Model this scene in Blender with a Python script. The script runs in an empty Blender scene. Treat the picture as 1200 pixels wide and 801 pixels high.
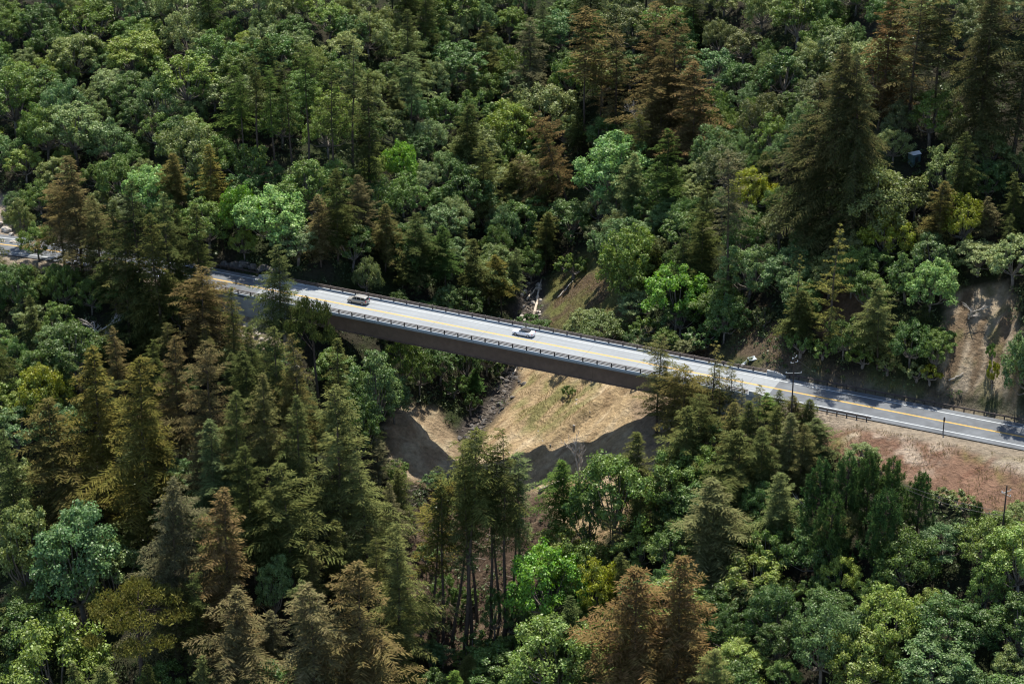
import bpy, math, random
import numpy as np
from mathutils import Vector, Matrix

# ------------------------------------------------------------------ camera, sky, sun, exposure
SC = bpy.context.scene
COL = SC.collection
RAD = math.radians
FPX = 2538.0                                   # focal length in photo pixels (1200 wide)
PITCH = RAD(24.13)
CAM = np.array([0.0, -436 * math.cos(RAD(24)), 436 * math.sin(RAD(24))])
cd = bpy.data.cameras.new('camera')
cam = bpy.data.objects.new('camera', cd); COL.objects.link(cam)
cam.location = CAM
cam.rotation_euler = (RAD(90) - PITCH, 0, 0)
cd.sensor_width = 36; cd.lens = FPX / 1200 * 36
cd.clip_start = 1; cd.clip_end = 6000
SC.camera = cam

SUN_EL, SUN_AZ = 67.0, 8.0                     # azimuth measured from +Y towards +X
world = bpy.data.worlds.new('World'); SC.world = world; world.use_nodes = True
wn = world.node_tree.nodes; wn.clear()
sky = wn.new('ShaderNodeTexSky'); sky.sky_type = 'NISHITA'; sky.sun_disc = False
sky.sun_elevation = RAD(SUN_EL); sky.sun_rotation = RAD(SUN_AZ)
sky.altitude = 200; sky.dust_density = 0.6
bg = wn.new('ShaderNodeBackground'); bg.inputs[1].default_value = 0.125
wo = wn.new('ShaderNodeOutputWorld')
world.node_tree.links.new(sky.outputs[0], bg.inputs[0])
world.node_tree.links.new(bg.outputs[0], wo.inputs[0])
sl = bpy.data.lights.new('sun', 'SUN'); sl.energy = 4.6; sl.angle = RAD(0.5); sl.color = (1.0, 0.955, 0.87)
sun = bpy.data.objects.new('sun', sl); COL.objects.link(sun)
SUNV = Vector((math.sin(RAD(SUN_AZ)) * math.cos(RAD(SUN_EL)), math.cos(RAD(SUN_AZ)) * math.cos(RAD(SUN_EL)), math.sin(RAD(SUN_EL))))
sun.rotation_euler = SUNV.to_track_quat('Z', 'Y').to_euler()
sun.location = SUNV * 300
SC.view_settings.view_transform = 'Standard'
SC.view_settings.look = 'None'
SC.view_settings.gamma = 1
SC.view_settings.exposure = 1.12
SC.render.engine = 'CYCLES'
SC.cycles.max_bounces = 6
SC.cycles.filter_width = 1.15
SC.cycles.diffuse_bounces = 4
SC.cycles.transmission_bounces = 4

# ------------------------------------------------------------------ projection helpers
_F = np.array([0, math.cos(PITCH), -math.sin(PITCH)])
_U = np.array([0, math.sin(PITCH), math.cos(PITCH)])
def project(x, y, z):
    dx, dy, dz = x - CAM[0], y - CAM[1], z - CAM[2]
    d = dy * _F[1] + dz * _F[2]
    return 600 + FPX * dx / d, 400.5 - FPX * (dy * _U[1] + dz * _U[2]) / d, d
def pxray(px, py):
    v = _F + np.array([1.0, 0, 0]) * (px - 600) / FPX + _U * (400.5 - py) / FPX
    return v / np.linalg.norm(v)

# ------------------------------------------------------------------ noise
def _hash(ix, iy, s):
    n = (ix * 374761393 + iy * 668265263 + s * 974634777) & 0x7fffffff
    n = ((n ^ (n >> 13)) * 1274126177) & 0x7fffffff
    return ((n ^ (n >> 16)) & 0xffff) / 65535.0
def vnoise(x, y, s=0):
    x = np.asarray(x, float); y = np.asarray(y, float)
    ix = np.floor(x).astype(np.int64); iy = np.floor(y).astype(np.int64)
    fx = x - ix; fy = y - iy
    fx = fx * fx * (3 - 2 * fx); fy = fy * fy * (3 - 2 * fy)
    a = _hash(ix, iy, s); b = _hash(ix + 1, iy, s); c = _hash(ix, iy + 1, s); d = _hash(ix + 1, iy + 1, s)
    return (a + (b - a) * fx) * (1 - fy) + (c + (d - c) * fx) * fy
def fbm(x, y, s=0, o=4):
    t = 0; a = 0.5
    for k in range(o):
        t = t + a * (vnoise(x, y, s + k) - 0.5); x = x * 2.03; y = y * 2.03; a *= 0.5
    return t
def sstep(a, b, x):
    t = np.clip((x - a) / (b - a), 0, 1); return t * t * (3 - 2 * t)

# ------------------------------------------------------------------ road line and terrain
TH = RAD(25.6)
DX, DY = math.cos(TH), -math.sin(TH)           # along the bridge, photo left to right
NX, NY = math.sin(TH), math.cos(TH)            # across it, away from the camera
SLAB0, SLAB1 = -58.5, 55.5                     # pale concrete deck
ABUT0, ABUT1 = -49.5, 46.5                     # steel span between abutments
def _roadline():
    pts = []
    s = -82.0; x, y = DX * s, DY * s; h = TH
    left = []
    while s > -330:
        left.append((s, x, y, h))
        s -= 2.0; h -= RAD(0.2) * 2 if s > -170 else RAD(0.1)
        x -= math.cos(h) * 2; y += math.sin(h) * 2
    pts = left[::-1]
    s = -80.0
    while s < 128:
        pts.append((s, DX * s, DY * s, TH)); s += 2
    x, y, h = DX * (s - 2), DY * (s - 2), TH
    while s < 330:
        h += RAD(0.15); x += math.cos(h) * 2; y -= math.sin(h) * 2
        pts.append((s, x, y, h)); s += 2
    return np.array(pts)
RL = _roadline()
def road_sv(x, y):
    x = np.asarray(x, float); y = np.asarray(y, float)
    sh = x.shape; xf = x.ravel(); yf = y.ravel()
    S = np.empty_like(xf); V = np.empty_like(xf)
    for i in range(0, len(xf), 20000):
        a = xf[i:i + 20000, None]; b = yf[i:i + 20000, None]
        k = np.argmin((a - RL[None, :, 1]) ** 2 + (b - RL[None, :, 2]) ** 2, axis=1)
        r = RL[k]
        ex = xf[i:i + 20000] - r[:, 1]; ey = yf[i:i + 20000] - r[:, 2]
        S[i:i + 20000] = r[:, 0] + ex * np.cos(r[:, 3]) - ey * np.sin(r[:, 3])
        V[i:i + 20000] = ex * np.sin(r[:, 3]) + ey * np.cos(r[:, 3])
    return S.reshape(sh), V.reshape(sh)
def road_pt(s, v=0.0):
    k = np.interp(s, RL[:, 0], np.arange(len(RL)))
    h = np.interp(s, RL[:, 0], RL[:, 3]); x = np.interp(s, RL[:, 0], RL[:, 1]); y = np.interp(s, RL[:, 0], RL[:, 2])
    return x + v * math.sin(h), y + v * math.cos(h)
def interp(x, xs, ys): return np.interp(x, xs, ys)
CY = [-260, -120, -60, -20, 0, 12, 35, 60, 110, 200, 400]
CZ = [-95, -62, -45, -32, -28, -26, -21.5, -13, 5, 45, 110]
CXX = [-40, -22, -14, -11.5, -9.5, -7.5, 1.0, 5.0, 2.0, -12, -20]
def height(x, y):
    x = np.asarray(x, float); y = np.asarray(y, float)
    s, v = road_sv(x, y)
    b = np.maximum(v - 7.2, 0)
    kb = interp(s, [-200, -140, -80, -20, 40, 100, 170], [.33, .34, .42, .50, .55, .60, .60])
    hc = interp(s, [-200, -90, -60, 30, 50, 70, 92, 100, 116, 124, 160], [1.5, 2, 2, 2.5, 4, 4.5, 5, 15, 15, 6, 5])
    cw = interp(s, [-200, 60, 92, 100, 116, 124, 160], [6, 6, 6, 9, 9, 6, 6])
    zb = kb * np.minimum(b, 190) + .06 * np.maximum(b - 190, 0) + hc * (1 - np.exp(-b / cw))
    wallz = sstep(-84, -76, s) * (1 - sstep(-46, -42, s))
    a = np.maximum(-v - 7.0 + 1.6 * wallz, 0)
    field = sstep(40, 62, s)
    a1 = np.maximum(a - 3, 0)
    a = np.minimum(a, 190)
    zfield = -(.05 * np.minimum(a, 3) + .23 * np.minimum(a1, 24) + .55 * np.maximum(a1 - 24, 0))
    zleft = -(.62 * np.minimum(a, 14) + .5 * np.maximum(a - 14, 0))
    zf = zfield * field + zleft * (1 - field)
    wall = sstep(-84, -76, s) * (1 - sstep(-46, -42, s))
    zf = zf - 4.6 * wall * sstep(2.2, 4.0, -v)
    z = np.where(v > 0, zb, zf)
    d = np.abs(v)
    amp = sstep(8, 40, d)
    z = z + amp * (7.0 * fbm(x / 42, y / 42, 3, 3)) + sstep(7.5, 14, d) * (2.2 * fbm(x / 9, y / 9, 11, 3))
    # gully rills on the back slope
    z = z + sstep(12, 40, v) * 3.0 * (np.abs(vnoise(s / 16 + 3, v / 60, 21) - .5) * 2 - .5)
    crag = sstep(90, 98, s) * (1 - sstep(118, 128, s)) * sstep(7.5, 12, v) * (1 - sstep(26, 36, v))
    z = z + crag * (9.5 * fbm(s / 3.2, v / 14, 55, 4) + 5.0 * fbm(s / 1.8, v / 3, 58, 3))
    # the canyon
    zc = interp(y, CY, CZ); xc = interp(y, CY, CXX) + 2.5 * fbm(y / 14, x * 0 + 7, 5, 2)
    dxl = x - xc
    w = np.maximum(np.abs(dxl) - 2.2, 0)
    kR = interp(y, [-80, -30, 10, 40, 80, 200], [.50, .54, .56, .75, .60, .4])
    kL = interp(y, [-80, -30, 10, 40, 80, 200], [.52, .52, .50, .62, .52, .4])
    k = np.where(dxl > 0, kR, kL)
    rill = fbm((x * .84 + y * .54) / 17.0, (y * .84 - x * .54) / 4.2, 31, 4)
    rill = rill - .9 * np.abs(fbm((x * .84 + y * .54) / 22.0, (y * .84 - x * .54) / 7.5, 36, 2))
    bank = zc + k * w + np.minimum(w, 12) / 12 * (3.6 * rill + 3.0 * fbm(x / 17, y / 17, 41, 3))
    bank = bank + 60 * sstep(70, 130, np.abs(dxl))
    # an eroded scarp across the sand slope, broken ground on the mound
    q1 = (x - 20.6) * .53 + (y - 2.5) * -.85 + 3.5 * fbm(x / 6, y / 6, 62, 3)
    bank = bank - 1.7 * sstep(-.4, .9, q1) * sstep(4, 10, dxl) * (1 - sstep(26, 38, dxl)) * (1 - sstep(8, 14, np.abs(y + 5)))
    md = np.exp(-(((x + 19) / 9) ** 2 + ((y - 3) / 9) ** 2))
    bank = bank + md * (2.2 * fbm(x / 2.6, y / 5, 65, 3))
    h_ = np.clip((bank - z) / 3.0 * .5 + .5, 0, 1)
    zz = bank * (1 - h_) + z * h_ - 3.0 * h_ * (1 - h_)
    cap = np.where((s > ABUT0 + 1) & (s < ABUT1 - 1) & (d < 8.5), -4.6, 1e6)
    cap = np.where((s > -77) & (s < ABUT0 + 1.5) & (v < 5.0) & (v > -5.0), -2.5, cap)
    cap = np.where((s > ABUT1 - 1.5) & (s < SLAB1) & (d < 5.2), -2.0, cap)
    zz = np.minimum(zz, cap)
    # bench for the road beyond the bridge
    bench = ((s < -76) | (s > SLAB1 - .5)) & (d < 7.0)
    zz = np.where(bench, -0.18, zz)
    return zz
def hgt(x, y): return float(height(np.array([x]), np.array([y]))[0])
def ground_at(px, py):
    """the point of the terrain seen at a photo pixel"""
    r = pxray(px, py)
    t = np.arange(250, 900, 1.0)
    P = CAM[None] + r[None] * t[:, None]
    g = height(P[:, 0], P[:, 1])
    i = int(np.argmax(P[:, 2] < g))
    if not (P[:, 2] < g).any(): i = len(t) - 1
    lo, hi = t[max(i - 1, 0)], t[i]
    for _ in range(8):
        m = (lo + hi) / 2; p = CAM + r * m
        if p[2] < hgt(p[0], p[1]): hi = m
        else: lo = m
    p = CAM + r * hi
    return p[0], p[1], hgt(p[0], p[1])

# ------------------------------------------------------------------ materials
def mat(name):
    m = bpy.data.materials.new(name); m.use_nodes = True
    n = m.node_tree.nodes; n.clear()
    o = n.new('ShaderNodeOutputMaterial')
    return m, n, m.node_tree.links, o
def plain(name, col, rough=.7, metal=0, var=.25, scale=1.5, spec=.4, bump=0, var2=0, scale2=.2):
    """one colour with uneven weathering from two noises"""
    m, n, l, o = mat(name)
    p = n.new('ShaderNodeBsdfPrincipled')
    p.inputs['Roughness'].default_value = rough; p.inputs['Metallic'].default_value = metal
    p.inputs['Specular IOR Level'].default_value = spec
    tc = n.new('ShaderNodeTexCoord')
    nz = n.new('ShaderNodeTexNoise'); nz.inputs['Scale'].default_value = scale; nz.inputs['Detail'].default_value = 5
    l.new(tc.outputs['Object'], nz.inputs['Vector'])
    mr = n.new('ShaderNodeMapRange'); mr.inputs[1].default_value = .3; mr.inputs[2].default_value = .7
    mr.inputs[3].default_value = 1 - var; mr.inputs[4].default_value = 1 + var
    l.new(nz.outputs[0], mr.inputs[0])
    nz2 = n.new('ShaderNodeTexNoise'); nz2.inputs['Scale'].default_value = scale2; nz2.inputs['Detail'].default_value = 3
    l.new(tc.outputs['Object'], nz2.inputs['Vector'])
    mr2 = n.new('ShaderNodeMapRange'); mr2.inputs[1].default_value = .3; mr2.inputs[2].default_value = .7
    mr2.inputs[3].default_value = 1 - var2; mr2.inputs[4].default_value = 1 + var2
    l.new(nz2.outputs[0], mr2.inputs[0])
    mm = n.new('ShaderNodeMath'); mm.operation = 'MULTIPLY'
    l.new(mr.outputs[0], mm.inputs[0]); l.new(mr2.outputs[0], mm.inputs[1])
    vm = n.new('ShaderNodeVectorMath'); vm.operation = 'SCALE'; vm.inputs[0].default_value = col[:3]
    l.new(mm.outputs[0], vm.inputs['Scale'])
    l.new(vm.outputs[0], p.inputs['Base Color'])
    if bump:
        bp = n.new('ShaderNodeBump'); bp.inputs['Strength'].default_value = bump; bp.inputs['Distance'].default_value = .3
        l.new(nz.outputs[0], bp.inputs['Height']); l.new(bp.outputs[0], p.inputs['Normal'])
    l.new(p.outputs[0], o.inputs[0])
    return m
def leaf_mat(name, rust_col=(.150, .088, .042), trans=.30, gloss=.012):
    """foliage: the tree's own colour (object colour), browned by its 'rust' value towards top and tips, varied leaf by leaf"""
    m, n, l, o = mat(name)
    oi = n.new('ShaderNodeObjectInfo')
    geo = n.new('ShaderNodeNewGeometry')
    tc = n.new('ShaderNodeTexCoord')
    at = n.new('ShaderNodeAttribute'); at.attribute_type = 'OBJECT'; at.attribute_name = 'rust'
    tip = n.new('ShaderNodeAttribute'); tip.attribute_name = 'tip'
    nz = n.new('ShaderNodeTexNoise'); nz.inputs['Scale'].default_value = .35; nz.inputs['Detail'].default_value = 2
    l.new(tc.outputs['Object'], nz.inputs['Vector'])
    # rust factor = rust*(.45+1.1*noise) * (.5+tip)
    def math_(op, a, b):
        q = n.new('ShaderNodeMath'); q.operation = op
        for i, v in enumerate((a, b)):
            if isinstance(v, (int, float)): q.inputs[i].default_value = v
            else: l.new(v, q.inputs[i])
        return q.outputs[0]
    f1 = math_('MULTIPLY', math_('ADD', math_('MULTIPLY', nz.outputs[0], 1.4), .1), at.outputs['Fac'])
    f2 = math_('MULTIPLY', f1, math_('ADD', tip.outputs['Fac'], .55))
    f2 = math_('ADD', f2, math_('MULTIPLY', math_('SUBTRACT', geo.outputs['Random Per Island'], .5), math_('MULTIPLY', at.outputs['Fac'], .5)))
    cl = n.new('ShaderNodeClamp'); l.new(f2, cl.inputs[0])
    mx = n.new('ShaderNodeMix'); mx.data_type = 'RGBA'; mx.inputs[7].default_value = (*rust_col, 1)
    l.new(cl.outputs[0], mx.inputs[0]); l.new(oi.outputs['Color'], mx.inputs[6])
    # leaf by leaf value
    mr = n.new('ShaderNodeMapRange'); mr.inputs[3].default_value = .62; mr.inputs[4].default_value = 1.38
    l.new(geo.outputs['Random Per Island'], mr.inputs[0])
    hs = n.new('ShaderNodeHueSaturation')
    hr = n.new('ShaderNodeMapRange'); hr.inputs[1].default_value = .3; hr.inputs[2].default_value = .7
    hr.inputs[3].default_value = .482; hr.inputs[4].default_value = .518
    nz2 = n.new('ShaderNodeTexNoise'); nz2.inputs['Scale'].default_value = .9
    l.new(tc.outputs['Object'], nz2.inputs['Vector']); l.new(nz2.outputs[0], hr.inputs[0])
    l.new(hr.outputs[0], hs.inputs['Hue']); l.new(mr.outputs[0], hs.inputs['Value']); l.new(mx.outputs[2], hs.inputs['Color'])
    d = n.new('ShaderNodeBsdfDiffuse'); t = n.new('ShaderNodeBsdfTranslucent'); g = n.new('ShaderNodeBsdfGlossy')
    g.inputs['Roughness'].default_value = .45; g.inputs['Color'].default_value = (1, 1, .92, 1)
    l.new(hs.outputs[0], d.inputs[0])
    hs2 = n.new('ShaderNodeHueSaturation'); hs2.inputs['Saturation'].default_value = 1.15; hs2.inputs['Value'].default_value = 1.1
    l.new(hs.outputs[0], hs2.inputs['Color']); l.new(hs2.outputs[0], t.inputs[0])
    ms = n.new('ShaderNodeMixShader'); ms.inputs[0].default_value = trans
    l.new(d.outputs[0], ms.inputs[1]); l.new(t.outputs[0], ms.inputs[2])
    ms2 = n.new('ShaderNodeMixShader'); ms2.inputs[0].default_value = gloss
    l.new(ms.outputs[0], ms2.inputs[1]); l.new(g.outputs[0], ms2.inputs[2])
    l.new(ms2.outputs[0], o.inputs[0])
    return m
M = {}
M['needle'] = leaf_mat('needle_foliage', trans=.30, gloss=.0)
M['leaf'] = leaf_mat('broad_leaf_foliage', trans=.36, gloss=.02)
M['bark'] = plain('dark_bark', (.055, .04, .03), .9, var=.4, scale=2)
M['greybark'] = plain('grey_bark', (.13, .11, .09), .9, var=.35, scale=2)
M['deadwood'] = plain('bleached_dead_wood', (.36, .32, .27), .85, var=.3, scale=2)
M['log'] = plain('weathered_log', (.42, .35, .27), .85, var=.35, scale=1.2)
M['concrete'] = plain('pale_deck_concrete', (.300, .325, .338), .8, var=.07, scale=1.1, var2=.05, scale2=.12)
def deck_mat():
    m = plain('pale_deck_concrete', (.185, .196, .199), .8, var=.06, scale=1.4, var2=.06, scale2=.10)
    n, l = m.node_tree.nodes, m.node_tree.links
    p = next(q for q in n if q.type == 'BSDF_PRINCIPLED'); src = p.inputs['Base Color'].links[0].from_socket
    tc = n.new('ShaderNodeTexCoord'); mp = n.new('ShaderNodeMapping'); mp.inputs['Scale'].default_value = (.035, 1.5, 1)
    l.new(tc.outputs['Object'], mp.inputs[0])
    nz = n.new('ShaderNodeTexNoise'); nz.inputs['Scale'].default_value = 1; nz.inputs['Detail'].default_value = 6; l.new(mp.outputs[0], nz.inputs['Vector'])
    mr = n.new('ShaderNodeMapRange'); mr.inputs[1].default_value = .32; mr.inputs[2].default_value = .68; mr.inputs[3].default_value = .84; mr.inputs[4].default_value = 1.12; l.new(nz.outputs[0], mr.inputs[0])
    sx = n.new('ShaderNodeSeparateXYZ'); l.new(tc.outputs['Object'], sx.inputs[0])
    def mth(op, a_, b_=0):
        q = n.new('ShaderNodeMath'); q.operation = op
        for i, v in enumerate((a_, b_)):
            if isinstance(v, (int, float)): q.inputs[i].default_value = v
            else: l.new(v, q.inputs[i])
        return q.outputs[0]
    # two worn wheel paths in each lane
    w_ = mth('ABSOLUTE', mth('SUBTRACT', mth('ABSOLUTE', mth('SUBTRACT', mth('ABSOLUTE', sx.outputs[1]), 1.9)), .85))
    tr = n.new('ShaderNodeMapRange'); tr.interpolation_type = 'SMOOTHSTEP'; tr.inputs[1].default_value = .1; tr.inputs[2].default_value = .5; tr.inputs[3].default_value = .93; tr.inputs[4].default_value = 1.0; l.new(w_, tr.inputs[0])
    jt = mth('LESS_THAN', mth('ABSOLUTE', mth('SUBTRACT', mth('MODULO', mth('ADD', sx.outputs[0], 158.5), 11.3), 5.6)), .06)
    jm = mth('SUBTRACT', 1.0, mth('MULTIPLY', jt, .28))
    v = n.new('ShaderNodeVectorMath'); v.operation = 'SCALE'; l.new(src, v.inputs[0]); l.new(mth('MULTIPLY', mth('MULTIPLY', mr.outputs[0], tr.outputs[0]), jm), v.inputs['Scale'])
    l.new(v.outputs[0], p.inputs['Base Color'])
    return m
M['deckconc'] = deck_mat()
M['wallconc'] = plain('grey_wall_concrete', (.27, .275, .27), .85, var=.2, scale=.7, var2=.12)
M['steel'] = plain('weathering_steel', (.115, .074, .053), .6, var=.15, scale=.9, spec=.3, var2=.12)
M['railsteel'] = plain('brown_rail_steel', (.092, .069, .058), .5, var=.15, scale=1)
M['postdark'] = plain('dark_shaded_post_steel', (.028, .022, .020), .6)  # railing posts' shade is put into this dark colour; the marker post shares it
M['timber'] = plain('dark_guardrail_steel', (.045, .032, .026), .7, var=.3)
M['asphalt'] = plain('worn_asphalt', (.086, .092, .098), .85, var=.14, scale=.8, var2=.22, scale2=.16, spec=.3)
M['yellow'] = plain('yellow_line_paint', (.43, .25, .03), .7, var=.12, scale=2)
M['white'] = plain('white_line_paint', (.38, .40, .40), .7, var=.12, scale=2)
M['rock'] = plain('pale_rock', (.34, .30, .25), .9, var=.35, scale=1.5, bump=.5)
M['darkrock'] = plain('dark_rock', (.085, .075, .065), .8, var=.4, scale=1.5, bump=.5)
M['galv'] = plain('pale_insulator', (.42, .44, .46), .4, var=.1)
M['pole'] = plain('dark_creosote_pole', (.045, .033, .026), .85, var=.3)
M['shedwall'] = plain('dark_teal_wall', (.05, .09, .095), .7)
M['drift'] = plain('weathered_driftwood', (.19, .155, .12), .85, var=.4)
M['arm'] = plain('grey_crossarm', (.26, .26, .25), .7)
M['wire'] = plain('black_cable', (.03, .03, .03), .6, var=.1)

# ------------------------------------------------------------------ object helpers
def link(o, parent=None):
    COL.objects.link(o)
    if parent is not None: o.parent = parent
    return o
def empty(name, loc=(0, 0, 0), rz=0.0):
    o = bpy.data.objects.new(name, None); o.empty_display_size = .5
    o.location = loc; o.rotation_euler = (0, 0, rz)
    return link(o)
def tag(o, label, cat, group=None):
    o['label'] = label; o['category'] = cat
    if group: o['group'] = group
    return o
def np_mesh(name, V, Fq, mats, mi=None, smooth=False, attr=None):
    """quads or triangles given as arrays"""
    V = np.asarray(V, np.float32).reshape(-1, 3); Fq = np.asarray(Fq, np.int32)
    me = bpy.data.meshes.new(name)
    k = Fq.shape[1]
    me.vertices.add(len(V)); me.vertices.foreach_set('co', V.ravel())
    me.loops.add(Fq.size); me.loops.foreach_set('vertex_index', Fq.ravel())
    me.polygons.add(len(Fq)); me.polygons.foreach_set('loop_start', np.arange(len(Fq), dtype=np.int32) * k)
    for m in mats: me.materials.append(m)
    if mi is not None: me.polygons.foreach_set('material_index', np.asarray(mi, np.int32))
    if smooth: me.polygons.foreach_set('use_smooth', np.ones(len(Fq), bool))
    me.update(calc_edges=True)
    if attr:
        for an, av in attr.items():
            av = np.asarray(av, np.float32)
            if av.ndim == 1:
                a = me.attributes.new(an, 'FLOAT', 'POINT'); a.data.foreach_set('value', av)
            else:
                a = me.attributes.new(an, 'FLOAT_COLOR', 'POINT'); a.data.foreach_set('color', av.ravel())
    return me
class MB:
    """collects boxes, bars, tubes and prisms into one mesh"""
    def __init__(s): s.v = []; s.f = []; s.m = []
    def add(s, v, f, m=0):
        b = len(s.v); s.v += [tuple(p) for p in v]; s.f += [tuple(i + b for i in q) for q in f]; s.m += [m] * len(f)
    def box(s, x0, x1, y0, y1, z0, z1, m=0):
        v = [(x0, y0, z0), (x1, y0, z0), (x1, y1, z0), (x0, y1, z0), (x0, y0, z1), (x1, y0, z1), (x1, y1, z1), (x0, y1, z1)]
        s.add(v, [(0, 3, 2, 1), (4, 5, 6, 7), (0, 1, 5, 4), (1, 2, 6, 5), (2, 3, 7, 6), (3, 0, 4, 7)], m)
    def tube(s, pts, rad, n=8, m=0, cap=True):
        pts = [Vector(p) for p in pts]; r = rad if hasattr(rad, '__len__') else [rad] * len(pts)
        v = []; f = []
        for i, p in enumerate(pts):
            d = (pts[min(i + 1, len(pts) - 1)] - pts[max(i - 1, 0)]).normalized()
            a = d.cross(Vector((0, 0, 1)) if abs(d.z) < .9 else Vector((1, 0, 0))).normalized(); b = d.cross(a)
            for k in range(n):
                t = 2 * math.pi * k / n
                v.append(p + (a * math.cos(t) + b * math.sin(t)) * r[i])
        for i in range(len(pts) - 1):
            for k in range(n):
                f.append((i * n + k, i * n + (k + 1) % n, (i + 1) * n + (k + 1) % n, (i + 1) * n + k))
        if cap:
            f.append(tuple(range(n))[::-1]); f.append(tuple(range((len(pts) - 1) * n, len(pts) * n)))
        s.add(v, f, m)
    def loft(s, rings, m=0, cap=True):
        n = len(rings[0]); v = [p for r in rings for p in r]; f = []
        for i in range(len(rings) - 1):
            for k in range(n):
                f.append((i * n + k, i * n + (k + 1) % n, (i + 1) * n + (k + 1) % n, (i + 1) * n + k))
        if cap:
            f.append(tuple(range(n))[::-1]); f.append(tuple(range((len(rings) - 1) * n, len(rings) * n)))
        s.add(v, f, m)
    def build(s, name, mats, parent=None, smooth=False, bevel=0, recalc=True):
        me = bpy.data.meshes.new(name); me.from_pydata(s.v, [], s.f)
        for q in (mats if isinstance(mats, (list, tuple)) else [mats]): me.materials.append(q)
        me.polygons.foreach_set('material_index', s.m)
        if smooth: me.polygons.foreach_set('use_smooth', [True] * len(s.f))
        me.update()
        if recalc:
            import bmesh
            bm = bmesh.new(); bm.from_mesh(me); bmesh.ops.recalc_face_normals(bm, faces=bm.faces)
            if bevel: bmesh.ops.bevel(bm, geom=bm.edges[:], offset=bevel, segments=2, affect='EDGES', profile=.6)
            bm.to_mesh(me); bm.free()
        o = bpy.data.objects.new(name, me)
        return link(o, parent)

# ------------------------------------------------------------------ ground
def axis_coords(lo, hi, c0, c1, st):
    core = list(np.arange(c0, c1 + 1e-6, st)); a = []; q = c0; d = st
    while q > lo: d *= 1.18; q -= d; a.append(q)
    b = []; q = c1; d = st
    while q < hi: d *= 1.18; q += d; b.append(q)
    return np.array(a[::-1] + core + b)
gx = axis_coords(-1500, 1500, -128, 132, .8)
gy = axis_coords(-700, 2500, -104, 112, .8)
GX, GY = np.meshgrid(gx, gy)
GZ = height(GX, GY)
PXX, PYY, _d = project(GX, GY, GZ)
S_, V_ = road_sv(GX, GY)
def poly_mask(px, py, poly, soft=6.0):
    """1 inside a polygon given in photo pixels, softened edge"""
    P = np.array(poly, float); inside = np.zeros(px.shape, bool); dist = np.full(px.shape, 1e9)
    for i in range(len(P)):
        x0, y0 = P[i]; x1, y1 = P[(i + 1) % len(P)]
        c = ((y0 > py) != (y1 > py)) & (px < (x1 - x0) * (py - y0) / ((y1 - y0) if y1 != y0 else 1e-9) + x0)
        inside ^= c
        t = np.clip(((px - x0) * (x1 - x0) + (py - y0) * (y1 - y0)) / ((x1 - x0) ** 2 + (y1 - y0) ** 2 + 1e-9), 0, 1)
        dist = np.minimum(dist, np.hypot(px - x0 - t * (x1 - x0), py - y0 - t * (y1 - y0)))
    sd = np.where(inside, dist, -dist)
    return sstep(-soft, soft, sd)
# bare places, outlined where the photograph shows them and kept as patches of the ground
BARE = {
    'sand_bank': [(600, 425), (720, 440), (800, 470), (800, 560), (700, 640), (640, 600), (560, 545), (575, 490)],
    'mound': [(470, 474), (512, 480), (540, 520), (542, 550), (505, 572), (460, 548), (450, 500)],
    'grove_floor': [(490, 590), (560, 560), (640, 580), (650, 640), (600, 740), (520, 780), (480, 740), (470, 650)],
    'field': [(930, 470), (1010, 490), (1230, 535), (1230, 620), (1170, 602), (1090, 580), (1050, 560), (960, 530)],
    'cliff': [(1110, 345), (1180, 330), (1200, 420), (1190, 470), (1100, 455), (1105, 400)],
    'upper_bank': [(635, 335), (690, 295), (725, 335), (750, 385), (800, 402), (850, 412), (860, 424), (760, 410), (640, 385)],
    'cut_right': [(862, 372), (900, 352), (918, 402), (960, 425), (1100, 458), (1105, 470), (900, 432), (850, 415)],
    'scar': [(955, 330), (1010, 320), (1025, 360), (1000, 400), (960, 400)],
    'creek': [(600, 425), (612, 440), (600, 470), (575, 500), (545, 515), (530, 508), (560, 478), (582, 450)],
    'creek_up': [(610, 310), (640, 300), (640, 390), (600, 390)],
    'left_fill': [(278, 362), (300, 372), (345, 400), (352, 440), (310, 415), (270, 385)],
    'clearing': [(-40, 225), (12, 228), (10, 262), (30, 300), (-40, 300)],
    'abut_dirt': [(740, 470), (870, 470), (940, 490), (900, 560), (820, 540), (740, 520)],
}
def lerp(a, b, t): return a + (np.array(b)[None, None, :] - a) * t[..., None]
C_ = np.zeros(GX.shape + (3,)); C_[:] = (.045, .040, .024)
n1 = fbm(GX / 7, GY / 7, 51, 4) + .0; n2 = fbm(GX / 2.4, GY / 2.4, 61, 3); n3 = fbm(GX / 20, GY / 20, 71, 3)
C_ = lerp(C_, (.042, .056, .018), sstep(-.1, .15, n1))
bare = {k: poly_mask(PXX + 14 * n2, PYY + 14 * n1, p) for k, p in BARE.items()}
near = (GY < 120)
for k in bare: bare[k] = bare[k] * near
streak = fbm((GY * .84 - GX * .54) / 1.9, (GX * .84 + GY * .54) / 13, 81, 3)
C_ = lerp(C_, (.54, .39, .215), bare['sand_bank'])
C_ = lerp(C_, (.62, .48, .30), bare['sand_bank'] * sstep(0, .2, .55 * streak + .6 * n2 + .3 * n1))
C_ = lerp(C_, (.27, .18, .095), bare['sand_bank'] * sstep(.05, .19, -.6 * streak + .7 * n2) * .8)
grassy = poly_mask(PXX + 25 * n2, PYY + 18 * n1, [(625, 440), (705, 450), (690, 480), (640, 510), (610, 510), (605, 470)], 10) * near
C_ = lerp(C_, (.235, .225, .075), grassy * sstep(-.16, .12, n2 + streak * .6) * .85)
C_ = lerp(C_, (.40, .295, .18), bare['mound']); C_ = lerp(C_, (.50, .405, .26), bare['mound'] * sstep(0, .15, n2))
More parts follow.
